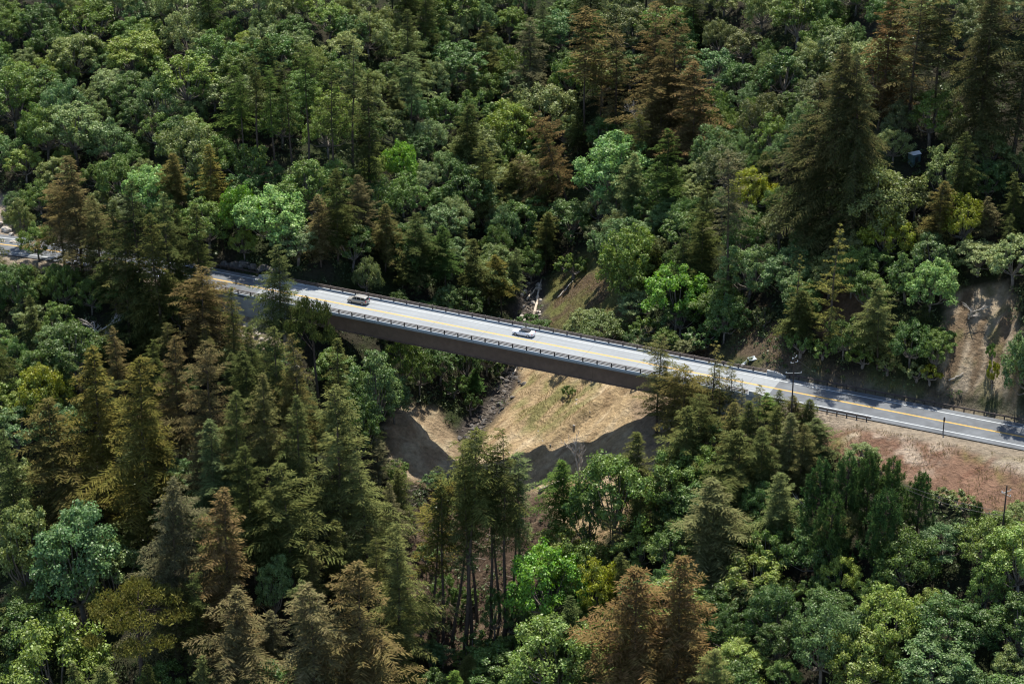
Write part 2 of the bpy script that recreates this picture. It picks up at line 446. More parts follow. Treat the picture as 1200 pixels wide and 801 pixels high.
C_ = lerp(C_, (.095, .064, .042), bare['grove_floor']); C_ = lerp(C_, (.20, .14, .09), bare['grove_floor'] * sstep(0.03, .2, streak))
C_ = lerp(C_, (.275, .16, .102), bare['field'])
C_ = lerp(C_, (.20, .165, .055), bare['field'] * sstep(-.02, .14, n3 + .35 * n2 + .0018 * (PXX - 1080)))
C_ = lerp(C_, (.56, .45, .335), bare['field'] * poly_mask(PXX + 22 * n2, PYY + 16 * n1, [(985, 505), (1060, 505), (1120, 520), (1100, 555), (1065, 560), (1045, 530), (1000, 525)], 12) * sstep(-.12, .1, n2) * .8)
C_ = lerp(C_, (.56, .46, .35), bare['field'] * poly_mask(PXX + 18 * n2, PYY + 10 * n1, [(1150, 530), (1230, 540), (1230, 560), (1160, 545)], 8) * .8)
C_ = lerp(C_, (.21, .10, .06), bare['field'] * sstep(.03, .2, streak) * .6)
C_ = lerp(C_, (.46, .37, .26), bare['cliff']); vst = fbm(S_ / 1.3, V_ / 9, 85, 4)
C_ = lerp(C_, (.22, .155, .095), bare['cliff'] * sstep(0, .14, vst)); C_ = lerp(C_, (.15, .14, .05), bare['cliff'] * sstep(.05, .2, n2 + .4 * n1) * .7)
C_ = lerp(C_, (.15, .105, .06), bare['upper_bank']); C_ = lerp(C_, (.16, .16, .05), bare['upper_bank'] * sstep(-.02, .15, n1 + .4 * n2))
C_ = lerp(C_, (.13, .095, .06), bare['cut_right']); C_ = lerp(C_, (.115, .125, .04), bare['cut_right'] * sstep(-.05, .12, n1 + .3 * n2))
C_ = lerp(C_, (.22, .135, .08), bare['scar'] * .8)
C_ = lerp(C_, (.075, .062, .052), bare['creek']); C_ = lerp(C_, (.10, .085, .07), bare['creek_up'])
C_ = lerp(C_, (.40, .33, .24), bare['left_fill']); C_ = lerp(C_, (.42, .34, .25), bare['clearing'])
C_ = lerp(C_, (.36, .26, .165), bare['abut_dirt'])
sh = sstep(4.5, 5.4, np.abs(V_)) * (1 - sstep(8.0, 10.5, np.abs(V_) + 3 * n2 + np.where(V_ > 0, 1.8, 0))) * ((S_ > 40) | (S_ < -80))
C_ = lerp(C_, (.40, .325, .235), sh * np.where(V_ > 0, .55, .95))
C_ *= (.68 * (1 + .45 * n2 + .3 * n1))[..., None]
BAREALL = np.clip(sum(bare.values()), 0, 1)
ny_, nx_ = GX.shape
idx = np.arange(nx_ * ny_).reshape(ny_, nx_)
Fq = np.stack([idx[:-1, :-1], idx[:-1, 1:], idx[1:, 1:], idx[1:, :-1]], -1).reshape(-1, 4)
m, n, l, o = mat('hillside_soil')
p = n.new('ShaderNodeBsdfPrincipled'); p.inputs['Roughness'].default_value = .95; p.inputs['Specular IOR Level'].default_value = .15
at = n.new('ShaderNodeAttribute'); at.attribute_name = 'soil'
tc = n.new('ShaderNodeTexCoord'); nz = n.new('ShaderNodeTexNoise'); nz.inputs['Scale'].default_value = .9; nz.inputs['Detail'].default_value = 8; nz.inputs['Roughness'].default_value = .7
l.new(tc.outputs['Object'], nz.inputs['Vector'])
mr = n.new('ShaderNodeMapRange'); mr.inputs[1].default_value = .3; mr.inputs[2].default_value = .7; mr.inputs[3].default_value = .62; mr.inputs[4].default_value = 1.38
l.new(nz.outputs[0], mr.inputs[0])
vm = n.new('ShaderNodeVectorMath'); vm.operation = 'SCALE'; l.new(at.outputs['Color'], vm.inputs[0]); l.new(mr.outputs[0], vm.inputs['Scale'])
l.new(vm.outputs[0], p.inputs['Base Color'])
bp = n.new('ShaderNodeBump'); bp.inputs['Strength'].default_value = 1.0; bp.inputs['Distance'].default_value = 1.6
l.new(nz.outputs[0], bp.inputs['Height']); l.new(bp.outputs[0], p.inputs['Normal']); l.new(p.outputs[0], o.inputs[0])
M['soil'] = m
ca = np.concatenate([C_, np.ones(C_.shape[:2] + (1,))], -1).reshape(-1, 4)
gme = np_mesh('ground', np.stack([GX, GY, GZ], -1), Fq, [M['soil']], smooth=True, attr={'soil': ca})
go = link(bpy.data.objects.new('ground', gme)); go['kind'] = 'structure'

# ------------------------------------------------------------------ asphalt road on both approaches, painted lines as strips of the same sheet
def ribbon(name, s0, s1, strips, z=0.0, step=2.0, kind='structure', parent=None, jag=0):
    """strips: list of (v0, v1, material)"""
    ss = np.arange(s0, s1 + 1e-6, (s1 - s0) / max(1, round((s1 - s0) / step)))
    V = []; F = []; mi = []; mats = []
    for v0, v1, mm in strips:
        if mm not in mats: mats.append(mm)
        for s in ss:
            V.append((*road_pt(s, v0), z)); V.append((*road_pt(s, v1), z))
        b = len(V) - 2 * len(ss)
        for i in range(len(ss) - 1):
            F.append((b + 2 * i, b + 2 * i + 2, b + 2 * i + 3, b + 2 * i + 1)); mi.append(mats.index(mm))
    me = np_mesh(name, V, F, [M[q] for q in mats], mi)
    ob = link(bpy.data.objects.new(name, me), parent)
    if kind: ob['kind'] = kind
    return ob
AS = [(-5.3, -3.80, 'asphalt'), (-3.80, -3.58, 'white'), (-3.58, -.21, 'asphalt'), (-.21, -.03, 'yellow'), (-.03, .03, 'asphalt'), (.03, .21, 'yellow'),
      (.21, 3.58, 'asphalt'), (3.58, 3.80, 'white'), (3.80, 5.3, 'asphalt')]
ribbon('road', -328, SLAB0, AS)
ribbon('road', SLAB1, 300, AS)

# ------------------------------------------------------------------ the bridge (built in its own frame: X along the deck, Y across it)
bridge = empty('bridge', (0, 0, 0), -TH)
tag(bridge, 'long single span road bridge of brown steel girders under a pale concrete deck', 'bridge')
HW = 5.35
b = MB()
b.box(SLAB0, SLAB1, -HW, HW, -.34, -.004)
def strip(bm_, v0, v1, m): bm_.add([(SLAB0, v0, 0), (SLAB1, v0, 0), (SLAB1, v1, 0), (SLAB0, v1, 0)], [(0, 1, 2, 3)], m)
b.build('deck', [M['deckconc']], bridge)
for nm, ys in (('edge_line', (-3.75, -3.6)), ('edge_line', (3.6, 3.75)), ('centre_line', (-.23, -.03)), ('centre_line', (.03, .23))):
    q = MB(); strip(q, ys[0], ys[1], 0); q.build(nm, M['white' if nm == 'edge_line' else 'yellow'], bridge, recalc=False)
for s in (-1, 1):                                           # curbs
    q = MB(); q.box(-80 if s < 0 else SLAB0, SLAB1 - 3.2, s * HW - (.42 if s > 0 else 0), s * HW + (.42 if s < 0 else 0), -.002, .27)
    q.build('curb', M['concrete'], bridge, bevel=.02)
for s in (-1, 1):                                           # plate girders with flanges, stiffeners, splice plates
    gy0 = s * 4.25
    q = MB()
    q.box(ABUT0, ABUT1, gy0 - .02, gy0 + .02, -3.80, -.50)
    q.box(ABUT0, ABUT1, gy0 - .36, gy0 + .36, -3.90, -3.803)
    q.box(ABUT0, ABUT1, gy0 - .30, gy0 + .30, -.497, -.343)
    q.build('girder', M['steel'], bridge)
    for k in range(1, 7):
        x = ABUT0 + (ABUT1 - ABUT0) * k / 7
        q = MB(); q.box(x - .55, x + .55, gy0 - .06, gy0 + .06, -3.5, -.8); q.build('splice_plate', M['steel'], bridge)
    for k in range(0, 22):
        x = ABUT0 + .6 + (ABUT1 - ABUT0 - 1.2) * k / 21
        q = MB(); q.box(x - .02, x + .02, gy0 - (.3 if s > 0 else -.021), gy0 + (-.021 if s > 0 else .3), -3.80, -.50); q.build('stiffener', M['steel'], bridge)
for k in range(0, 12):
    x = ABUT0 + 1.2 + (ABUT1 - ABUT0 - 2.4) * k / 11
    q = MB()
    q.tube([(x, -4.2, -1.0), (x, 4.2, -1.0)], .09, 6); q.tube([(x, -4.2, -3.5), (x, 4.2, -3.5)], .09, 6)
    q.tube([(x, -4.2, -3.4), (x, 0, -1.1), (x, 4.2, -3.4)], .08, 6)
    q.build('cross_frame', M['steel'], bridge)
for x0, x1, depth in ((-79.0, ABUT0 - .9, 9.5), (ABUT1 + .9, SLAB1 + 2, 7.5)):     # concrete abutments with wing walls
    q = MB()
    q.box(x0, x1, -HW + .12, -HW + .6, -depth, -.343); q.box(x0, x1, HW - .6, HW - .12, -depth, -.343)
    xf = x1 if x0 < 0 else x0
    q.box(xf - (.9 if x0 < 0 else 0), xf + (0 if x0 < 0 else .9), -HW + .603, HW - .603, -depth, -.36)
    sgn = 1 if x0 < 0 else -1
    q.box(min(xf + .002 * sgn, xf + 1.4 * sgn), max(xf + .002 * sgn, xf + 1.4 * sgn), -5.0, 5.0, -depth, -3.95)
    q.build('abutment', M['wallconc'], bridge)
def railing(parent, x0, x1, y, yface):
    r = MB()
    for z in (.50, .78, 1.06):
        r.box(x0, x1, y + yface * .02, y + yface * .16, z - .065, z + .065)
    ro = r.build('railing', M['railsteel'], parent)
    n_ = int((x1 - x0) / 3.05)
    for k in range(n_ + 1):
        x = x0 + .3 + k * 3.05
        if x > x1: break
        p_ = MB(); p_.box(x - .10, x + .10, y - yface * .14, y + yface * .017, .27, 1.16)
        p_.box(x - .16, x + .16, y - yface * .16, y + yface * .10, .262, .30)
        p_.build('post', M['postdark'], ro)
railing(bridge, -80, SLAB1 - 3.4, -HW + .16, 1)
railing(bridge, SLAB0 + .9, SLAB1 - 3.4, HW - .16, -1)
for x0, x1, y in ((SLAB1 - 3.2, SLAB1 + .6, HW - .42), (SLAB0 - 4.2, SLAB0 + .4, HW - .42), (SLAB1 - 3.2, SLAB1 + .6, -HW)):
    q = MB()
    lo, hi = (x0, x1) if x0 > 0 else (x1, x0)
    pr = [(lo, .0), (hi, .0), (hi, .45), (lo + (hi - lo) * .45, 1.0), (lo, 1.05)]
    q.loft([[(px_, y, pz_) for px_, pz_ in pr], [(px_, y + .42, pz_) for px_, pz_ in pr]])
    q.build('end_block', M['wallconc'], bridge)

# ------------------------------------------------------------------ steel guardrails on the approaches
def guardrail(label, s0, s1, v, face):
    x, y = road_pt((s0 + s1) / 2, v)
    t = empty('guard_rail', (x, y, 0)); tag(t, label, 'guard rail', 'guard rails along the asphalt approaches')
    q = MB(); n_ = int((s1 - s0) / 2)
    prof = [(0, .46), (.07, .50), (.07, .56), (.02, .61), (.07, .66), (.07, .72), (0, .78), (-.03, .78), (-.03, .46)]
    rings = []
    for i in range(n_ + 1):
        s = s0 + (s1 - s0) * i / n_
        ring = []
        for a_, z_ in prof:
            X, Y = road_pt(s, v + face * a_); ring.append((X - x, Y - y, z_))
        rings.append(ring)
    q.loft(rings); q.build('rail', M['timber'], t)
    s = s0 + .4
    while s < s1:
        X, Y = road_pt(s, v - face * .14); zg = min(hgt(X, Y), -.05)
        q = MB(); q.box(X - x - .10, X - x + .10, Y - y - .10, Y - y + .10, zg - .4, .80); q.build('post', M['timber'], t)
        s += 1.905 * 1.0
guardrail('dark guard rail along the hill side of the asphalt, below the pale cliff', SLAB1 + .7, 122, 5.75, -1)
guardrail('short dark guard rail beside the red dry grass field', SLAB1 + .7, 76.5, -5.75, 1)
guardrail('dark guard rail under the row of dark rocks past the far bridge end', SLAB0 - 30, SLAB0 - 4.6, 5.75, -1)

# roadside marker post
mx_, my_, mz_ = ground_at(1105, 508)
t = empty('marker_post', (mx_, my_, mz_)); tag(t, 'lone brown marker post standing between the road edge and red grass', 'marker post')
q = MB(); q.box(-.09, .09, -.07, .07, -.3, 3.4); q.build('post', M['postdark'], t)
q = MB(); q.box(-.17, .17, -.11, -.075, 2.6, 3.35); q.build('sign_plate', M['timber'], t)

# ------------------------------------------------------------------ cars
M['silver'] = plain('silver_beige_paint', (.30, .285, .25), .28, metal=.3, var=.03, spec=.6)
M['whitepaint'] = plain('white_paint', (.66, .67, .68), .25, var=.02, spec=.6)
M['glass'] = plain('dark_car_glass', (.012, .016, .02), .08, var=.02, spec=.8)
M['tyre'] = plain('tyre_rubber', (.02, .02, .02), .8, var=.1)
M['rim'] = plain('alloy_rim', (.45, .45, .46), .3, metal=.7, var=.05)
M['red'] = plain('red_lamp_lens', (.45, .02, .03), .2, var=.05)
M['lamp'] = plain('clear_lamp_lens', (.7, .72, .74), .15, var=.03)
M['softtop'] = plain('black_fabric_roof', (.02, .02, .022), .8, var=.2)
M['trim'] = plain('black_trim', (.025, .025, .025), .6, var=.1)
def ring(x, prof): return [(x, y, z) for y, z in prof]
def hull(st):
    """st: (x, half width, z bottom, z belt, crown)"""
    out = []
    for x, w, zb, zt, cr in st:
        h = [(w * .86, zb), (w * .97, zb + .10), (w, zb + (zt - zb) * .5), (w * .97, zt - .07), (w * .90, zt), (w * .5, zt + cr)]
        out.append(ring(x, h + [(-y, z) for y, z in h[::-1]]))
    return out
def wheel(parent, x, y, r):
    s = 1 if y > 0 else -1
    w = empty('wheel', (x, y, r)); w.parent = parent
    q = MB(); prof = [(.16, r * .62), (.16, r * .9), (.12, r), (-.08, r), (-.11, r * .92), (-.11, r * .6)]
    rings = []
    for k in range(20):
        t_ = 2 * math.pi * k / 20
        rings.append([(math.cos(t_) * rr, s * (yy - .11) , math.sin(t_) * rr) for yy, rr in prof])
    q.loft(rings + [rings[0]], cap=False); q.build('tyre', M['tyre'], w, smooth=True)
    q = MB(); rr = r * .63
    q.loft([[(math.cos(2 * math.pi * k / 20) * rr, s * .0, math.sin(2 * math.pi * k / 20) * rr) for k in range(20)],
            [(math.cos(2 * math.pi * k / 20) * rr * .8, s * .035, math.sin(2 * math.pi * k / 20) * rr * .8) for k in range(20)]])
    for k in range(5):
        a_ = 2 * math.pi * k / 5
        q.tube([(math.cos(a_) * rr * .15, s * .045, math.sin(a_) * rr * .15), (math.cos(a_) * rr * .95, s * .03, math.sin(a_) * rr * .95)], .04, 5)
    q.build('rim', M['rim'], w)
def boxpart(name, m, parent, dims, bev=.01):
    q = MB(); q.box(*dims); return q.build(name, M[m], parent, bevel=bev)
def suv(s, v):
    X, Y = road_pt(s, v)
    c = empty('car', (X, Y, 0.004), -TH + math.pi)         # its nose points along local +X, away to the left
    tag(c, 'silver beige estate car with roof rails driving over the bridge', 'car')
    q = MB()
    q.loft(hull([(-2.36, .72, .46, .82, .01), (-2.30, .84, .36, .98, .01), (-2.0, .90, .30, 1.02, .01), (-1.2, .92, .26, 1.02, .01), (0, .92, .26, 1.00, .01), (.9, .92, .26, .99, .02),
                 (1.25, .91, .27, .97, .03), (1.9, .89, .30, .88, .05), (2.2, .82, .34, .78, .04), (2.34, .66, .42, .66, .02)]))
    q.build('body', M['silver'], c, smooth=False)
    gl = [(-2.22, .74, 1.0, 1.10), (-1.95, .80, 1.0, 1.56), (-.6, .82, 1.0, 1.62), (.35, .81, 1.0, 1.58), (1.25, .72, .985, 1.02)]
    q = MB(); q.loft([[(x, w, z0), (x, w * .86, z1), (x, -w * .86, z1), (x, -w, z0)] for x, w, z0, z1 in gl]); q.build('windows', M['glass'], c)
    q = MB(); q.loft([[(x, w, z), (x, w * .8, z + .05), (x, -w * .8, z + .05), (x, -w, z)] for x, w, z in ((-2.12, .66, 1.50), (-1.9, .73, 1.575), (-.6, .74, 1.635), (.3, .73, 1.60), (.5, .66, 1.54))])
    q.build('roof', M['silver'], c)
    for s_ in (-1, 1):
        q = MB()
        for xa, xb in (((-2.20, .78, 1.0), (-1.93, .71, 1.57)), ((-1.15, .83, 1.0), (-1.05, .73, 1.61)), ((-.05, .83, 1.0), (-.05, .72, 1.60)), ((1.22, .73, .99), (.40, .70, 1.58))):
            q.tube([(xa[0], s_ * xa[1], xa[2]), (xb[0], s_ * xb[1], xb[2])], .045, 6)
        q.build('pillar', M['silver'], c)
        q = MB(); q.tube([(-1.8, s_ * .62, 1.63), (-1.7, s_ * .62, 1.70), (.1, s_ * .62, 1.69), (.25, s_ * .62, 1.63)], .025, 6); q.build('roof_rail', M['galv'], c)
        boxpart('taillight', 'red', c, (-2.36, -2.2, s_ * .80 - .09, s_ * .80 + .09, .78, 1.02))
        boxpart('headlight', 'lamp', c, (2.05, 2.27, s_ * .68 - .14, s_ * .68 + .14, .62, .76))
        boxpart('mirror', 'silver', c, (.95, 1.12, s_ * .98 - .1, s_ * .98 + .1, 1.0, 1.14))
        boxpart('door_handle', 'galv', c, (-.5, -.3, s_ * .925 - .02, s_ * .925 + .02, .86, .90), 0)
        for x in (-1.42, 1.42): wheel(c, x, s_ * .90, .35)
    boxpart('bumper', 'silver', c, (-2.42, -2.3, -.78, .78, .40, .62), .03)
    boxpart('number_plate', 'galv', c, (-2.44, -2.37, -.16, .16, .74, .88), 0)
    boxpart('rear_window', 'glass', c, (-2.20, -2.12, -.58, .58, 1.12, 1.42), 0)
    return c
def convertible(s, v):
    X, Y = road_pt(s, v)
    c = empty('car', (X, Y, 0.004), -TH + math.pi)
    tag(c, 'white two door convertible with black soft top driving over the bridge', 'car')
    q = MB()
    q.loft(hull([(-2.34, .66, .44, .76, .01), (-2.26, .80, .36, .90, .02), (-1.95, .89, .28, .96, .03), (-1.3, .92, .24, .97, .03), (-.3, .91, .22, .93, .02), (.8, .91, .22, .92, .03),
                 (1.5, .90, .24, .86, .06), (2.1, .84, .28, .74, .06), (2.32, .66, .36, .60, .02)]))
    q.build('body', M['whitepaint'], c)
    q = MB(); q.loft([[(x, w, z0), (x, w * .80, z1), (x, w * .4, z1 + .04), (x, -w * .4, z1 + .04), (x, -w * .80, z1), (x, -w, z0)] for x, w, z0, z1 in ((-1.55, .72, .95, 1.0), (-1.15, .78, .95, 1.26), (-.6, .80, .95, 1.36), (-.05, .80, .95, 1.37), (.25, .78, .95, 1.33))])
    q.build('soft_top', M['softtop'], c)
    q = MB(); q.loft([[(x, w, z0), (x, w * .84, z1), (x, -w * .84, z1), (x, -w, z0)] for x, w, z0, z1 in ((.262, .79, .94, 1.31), (.35, .79, .94, 1.29), (.95, .76, .93, .96))]); q.build('windscreen', M['glass'], c)
    for s_ in (-1, 1):
        q = MB(); q.add([(-.85, s_ * .815, .96), (.75, s_ * .815, .955), (.2, s_ * .70, 1.27), (-.7, s_ * .72, 1.27)], [(0, 1, 2, 3)])
        w_ = q.build('side_window', M['glass'], c, recalc=False)
        q = MB(); q.tube([(.95, s_ * .75, .95), (.3, s_ * .66, 1.33)], .04, 6); q.build('pillar', M['whitepaint'], c)
        boxpart('taillight', 'red', c, (-2.32, -2.12, s_ * .70 - .16, s_ * .70 + .16, .72, .87))
        boxpart('headlight', 'lamp', c, (2.02, 2.22, s_ * .66 - .14, s_ * .66 + .14, .56, .68))
        boxpart('mirror', 'whitepaint', c, (.6, .76, s_ * .97 - .09, s_ * .97 + .09, .95, 1.06))
        for x in (-1.38, 1.40): wheel(c, x, s_ * .89, .335)
    boxpart('bumper', 'whitepaint', c, (-2.40, -2.28, -.72, .72, .36, .56), .03)
    boxpart('number_plate', 'galv', c, (-2.42, -2.36, -.16, .16, .58, .70), 0)
    return c
def s_at(px):
    ss = np.arange(-100, 130, .1); q_ = [project(*road_pt(a_, 1.9), 0)[0] for a_ in ss]
    return float(np.interp(px, q_, ss))
suv(s_at(419.5), 2.0)
convertible(s_at(613.5), 1.9)

# ------------------------------------------------------------------ utility poles and cables
def utility_pole(label, px, ptop, pbase, arms):
    x, y, z = ground_at(px, pbase)
    h = 6.0
    while project(x, y, z + h)[1] > ptop and h < 40: h += .1
    t = empty('utility_pole', (x, y, z)); tag(t, label, 'utility pole', 'utility poles')
    q = MB(); q.tube([(0, 0, -1), (0, 0, h)], [.17, .11], 10); q.build('pole', M['pole'], t)
    for dz, L, ang, mm in arms:
        c_, s_ = math.cos(ang), math.sin(ang)
        q = MB(); q.tube([(-c_ * L, -s_ * L, h - dz), (c_ * L, s_ * L, h - dz)], .05, 6); a_ = q.build('crossarm', M[mm], t)
        for k in (-1, 1):
            q = MB(); X, Y = k * c_ * L * .92, k * s_ * L * .92
            q.tube([(X, Y, h - dz + .05), (X, Y, h - dz + .18), (X, Y, h - dz + .3)], [.05, .09, .04], 8); q.build('insulator', M['galv'], a_)
    return x, y, z, h
p1 = utility_pole('tall dark utility pole beside the asphalt just past the pale deck', 925, 414, 523, ((.9, .8, .9, 'arm'), (1.9, .8, .5, 'arm'), (4.0, 1.5, .05, 'arm')))
p2 = utility_pole('utility pole rising from green trees in front of the dry grass field', 1171, 569, 655, ((1.2, 1.0, .5, 'arm'), (1.7, 1.0, 2.2, 'arm')))
def cable(label, a_, b_, sag=.6):
    a_ = Vector(a_); b_ = Vector(b_); q = MB()
    pts = [a_.lerp(b_, k / 12) - a_ - Vector((0, 0, sag * 4 * (k / 12) * (1 - k / 12))) for k in range(13)]
    q.tube(pts, .035, 5); o_ = q.build('power_cable', M['wire']); o_.location = a_
    tag(o_, label, 'cable', 'power cables'); return o_
gx_, gy_, gz_ = ground_at(975, 449)
cable('thin guy cable from the tall utility pole down to the verge beyond the road', (p1[0], p1[1], p1[2] + p1[3] - .9), (gx_, gy_, gz_), .2)
def pix_at(px, py, Y):
    r = pxray(px, py); k = (Y - CAM[1]) / r[1]; return tuple(CAM + r * k)
cable('upper black cable running from the second utility pole towards the pines', (p2[0], p2[1], p2[2] + p2[3] - 5), pix_at(1060, 568, p2[1] + 2), .5)
cable('lower black cable running from the second utility pole towards the pines', (p2[0], p2[1], p2[2] + p2[3] - 5.7), pix_at(1062, 573, p2[1] + 2), .7)

# ------------------------------------------------------------------ rocks, slabs and logs
def rock_mesh(seed, mm):
    import bmesh
    bm = bmesh.new(); bmesh.ops.create_icosphere(bm, subdivisions=2, radius=1)
    R_ = random.Random(seed); off = R_.random() * 100
    pl = [(Vector((R_.uniform(-1, 1), R_.uniform(-1, 1), R_.uniform(-.4, 1))).normalized(), R_.uniform(.55, .8)) for _ in range(9)]
    for v in bm.verts:
        for nn, dd in pl:
            k = v.co.dot(nn)
            if k > dd: v.co -= nn * (k - dd)
        v.co *= 1 + .12 * (R_.random() - .5)
    me = bpy.data.meshes.new('boulder'); bm.to_mesh(me); bm.free(); me.materials.append(M[mm]); return me
RK = {mm: [rock_mesh(k + (9 if mm == 'rock' else 0), mm) for k in range(4)] for mm in ('rock', 'darkrock')}
RR = random.Random(5)
def boulders(pts, mm, label, group, smin, smax):
    for px, py in pts:
        x, y, z = ground_at(px, py); s = RR.uniform(smin, smax)
        o_ = link(bpy.data.objects.new('boulder', RR.choice(RK[mm])))
        o_.location = (x, y, z + s * .15); o_.scale = (s * RR.uniform(.8, 1.3), s * RR.uniform(.8, 1.2), s * RR.uniform(.6, .9)); o_.rotation_euler = (RR.uniform(-.4, .4), RR.uniform(-.4, .4), RR.uniform(0, 6.28))
        tag(o_, label, 'boulder', group)
boulders([(262 + 4.6 * k + RR.uniform(-1, 1), 309 + .75 * k + RR.uniform(-3, 2)) for k in range(17)], 'darkrock', 'dark boulder in the row along the hill foot past the bridge end', 'row of dark boulders', .7, 1.3)
boulders([(287 + 3.2 * k + RR.uniform(-4, 4), 381 + 2.3 * k + RR.uniform(-5, 9)) for k in range(20)], 'rock', 'pale riprap boulder on the fill below the grey abutment wall', 'pale riprap boulders', .4, .95)
ck = [(612, 432), (604, 442), (609, 450), (598, 455), (601, 466), (592, 470), (588, 480), (580, 484), (575, 494), (567, 500), (560, 497), (551, 505), (545, 511), (557, 512), (583, 473), (594, 447), (572, 487), (563, 508), (590, 458), (578, 478)]
for k in range(34):
    q_ = RR.choice(ck[:20]); ck.append((q_[0] + RR.uniform(-9, 7), q_[1] + RR.uniform(-6, 6)))
boulders(ck, 'darkrock', 'dark boulder lying in the creek bed under the bridge', 'dark creek boulders', .22, .8)
boulders([(620 + RR.uniform(-9, 14), 318 + k * 3.4) for k in range(20)], 'rock', 'pale rubble boulder in the gully beyond the bridge', 'gully rubble boulders', .35, .95)
boulders([(2, 262), (8, 270), (13, 276), (4, 284), (16, 285)], 'rock', 'grey boulder at the foot of the bare clearing beside the road', 'clearing boulders', .6, 1.3)
boulders([(600 + 8 * k + RR.uniform(-12, 12), 540 - 7.5 * k + RR.uniform(-14, 40)) for k in range(14)], 'rock', 'small pale stone lying on the bare sand slope', 'stones on the sand slope', .12, .3)
boulders([(775 + RR.uniform(0, 55), 490 + RR.uniform(0, 25)) for k in range(16)], 'rock', 'pale riprap boulder under the near bridge end behind redwood trunks', 'near riprap boulders', .4, .9)
def log(label, p0, p1, rad, mm='log', lift=.25, fork=True):
    a_ = Vector(ground_at(*p0)); b_ = Vector(ground_at(*p1)); a_.z += lift; b_.z += lift
    q = MB(); pts = [a_.lerp(b_, k / 6) - a_ + Vector((RR.uniform(-.15, .15), RR.uniform(-.15, .15), 0)) for k in range(7)]
    q.tube(pts, [rad * (1 - .1 * k) for k in range(7)], 8)
    o_ = q.build('fallen_log', M[mm], smooth=True); o_.location = a_; tag(o_, label, 'fallen log'); return o_
log('long white fallen trunk lying in the gully above the white convertible', (625, 372), (635, 326), .38)
log('short pale log lying across the gully rubble above the bridge rail', (617, 352), (631, 336), .28)
log('thin grey log leaning down the grassy bank beyond the gully', (654, 350), (672, 330), .16, 'deadwood')
log('pale log beside the far rail above the grassy verge', (735, 388), (762, 398), .18)
log('brown fallen log across the shaded creek slope under the bridge', (538, 436), (562, 452), .3, 'bark')
log('broken pale log at the sandy creek edge beneath the girder', (601, 440), (607, 428), .3)
log('dark curved fallen log below the sandy mound', (462, 560), (474, 600), .3, 'bark')
log('pale broken log on the bare cliff foot beside the road', (1112, 447), (1130, 438), .15, 'deadwood')
log('white branch log among the young trees above the guard rail', (1001, 398), (1009, 408), .16, 'deadwood')
log('long pale log lying on the sunlit dirt below the sand slope', (632, 575), (668, 560), .25)
for lb, c_, sz, rz in (('thin pale concrete slab leaning on the verge behind the far rail', (873, 426), (2.8, .5, .18), .9), ('flat square pale concrete slab on the dirt behind the far rail', (882, 421), (1.7, 1.3, .18), .3)):
    x, y, z = ground_at(*c_); q = MB(); q.box(-sz[0] / 2, sz[0] / 2, -sz[1] / 2, sz[1] / 2, 0, sz[2]); o_ = q.build('concrete_slab', M['concrete'], bevel=.03)
    o_.location = (x, y, z + .12); o_.rotation_euler = (.1, -.12, rz); tag(o_, lb, 'slab')

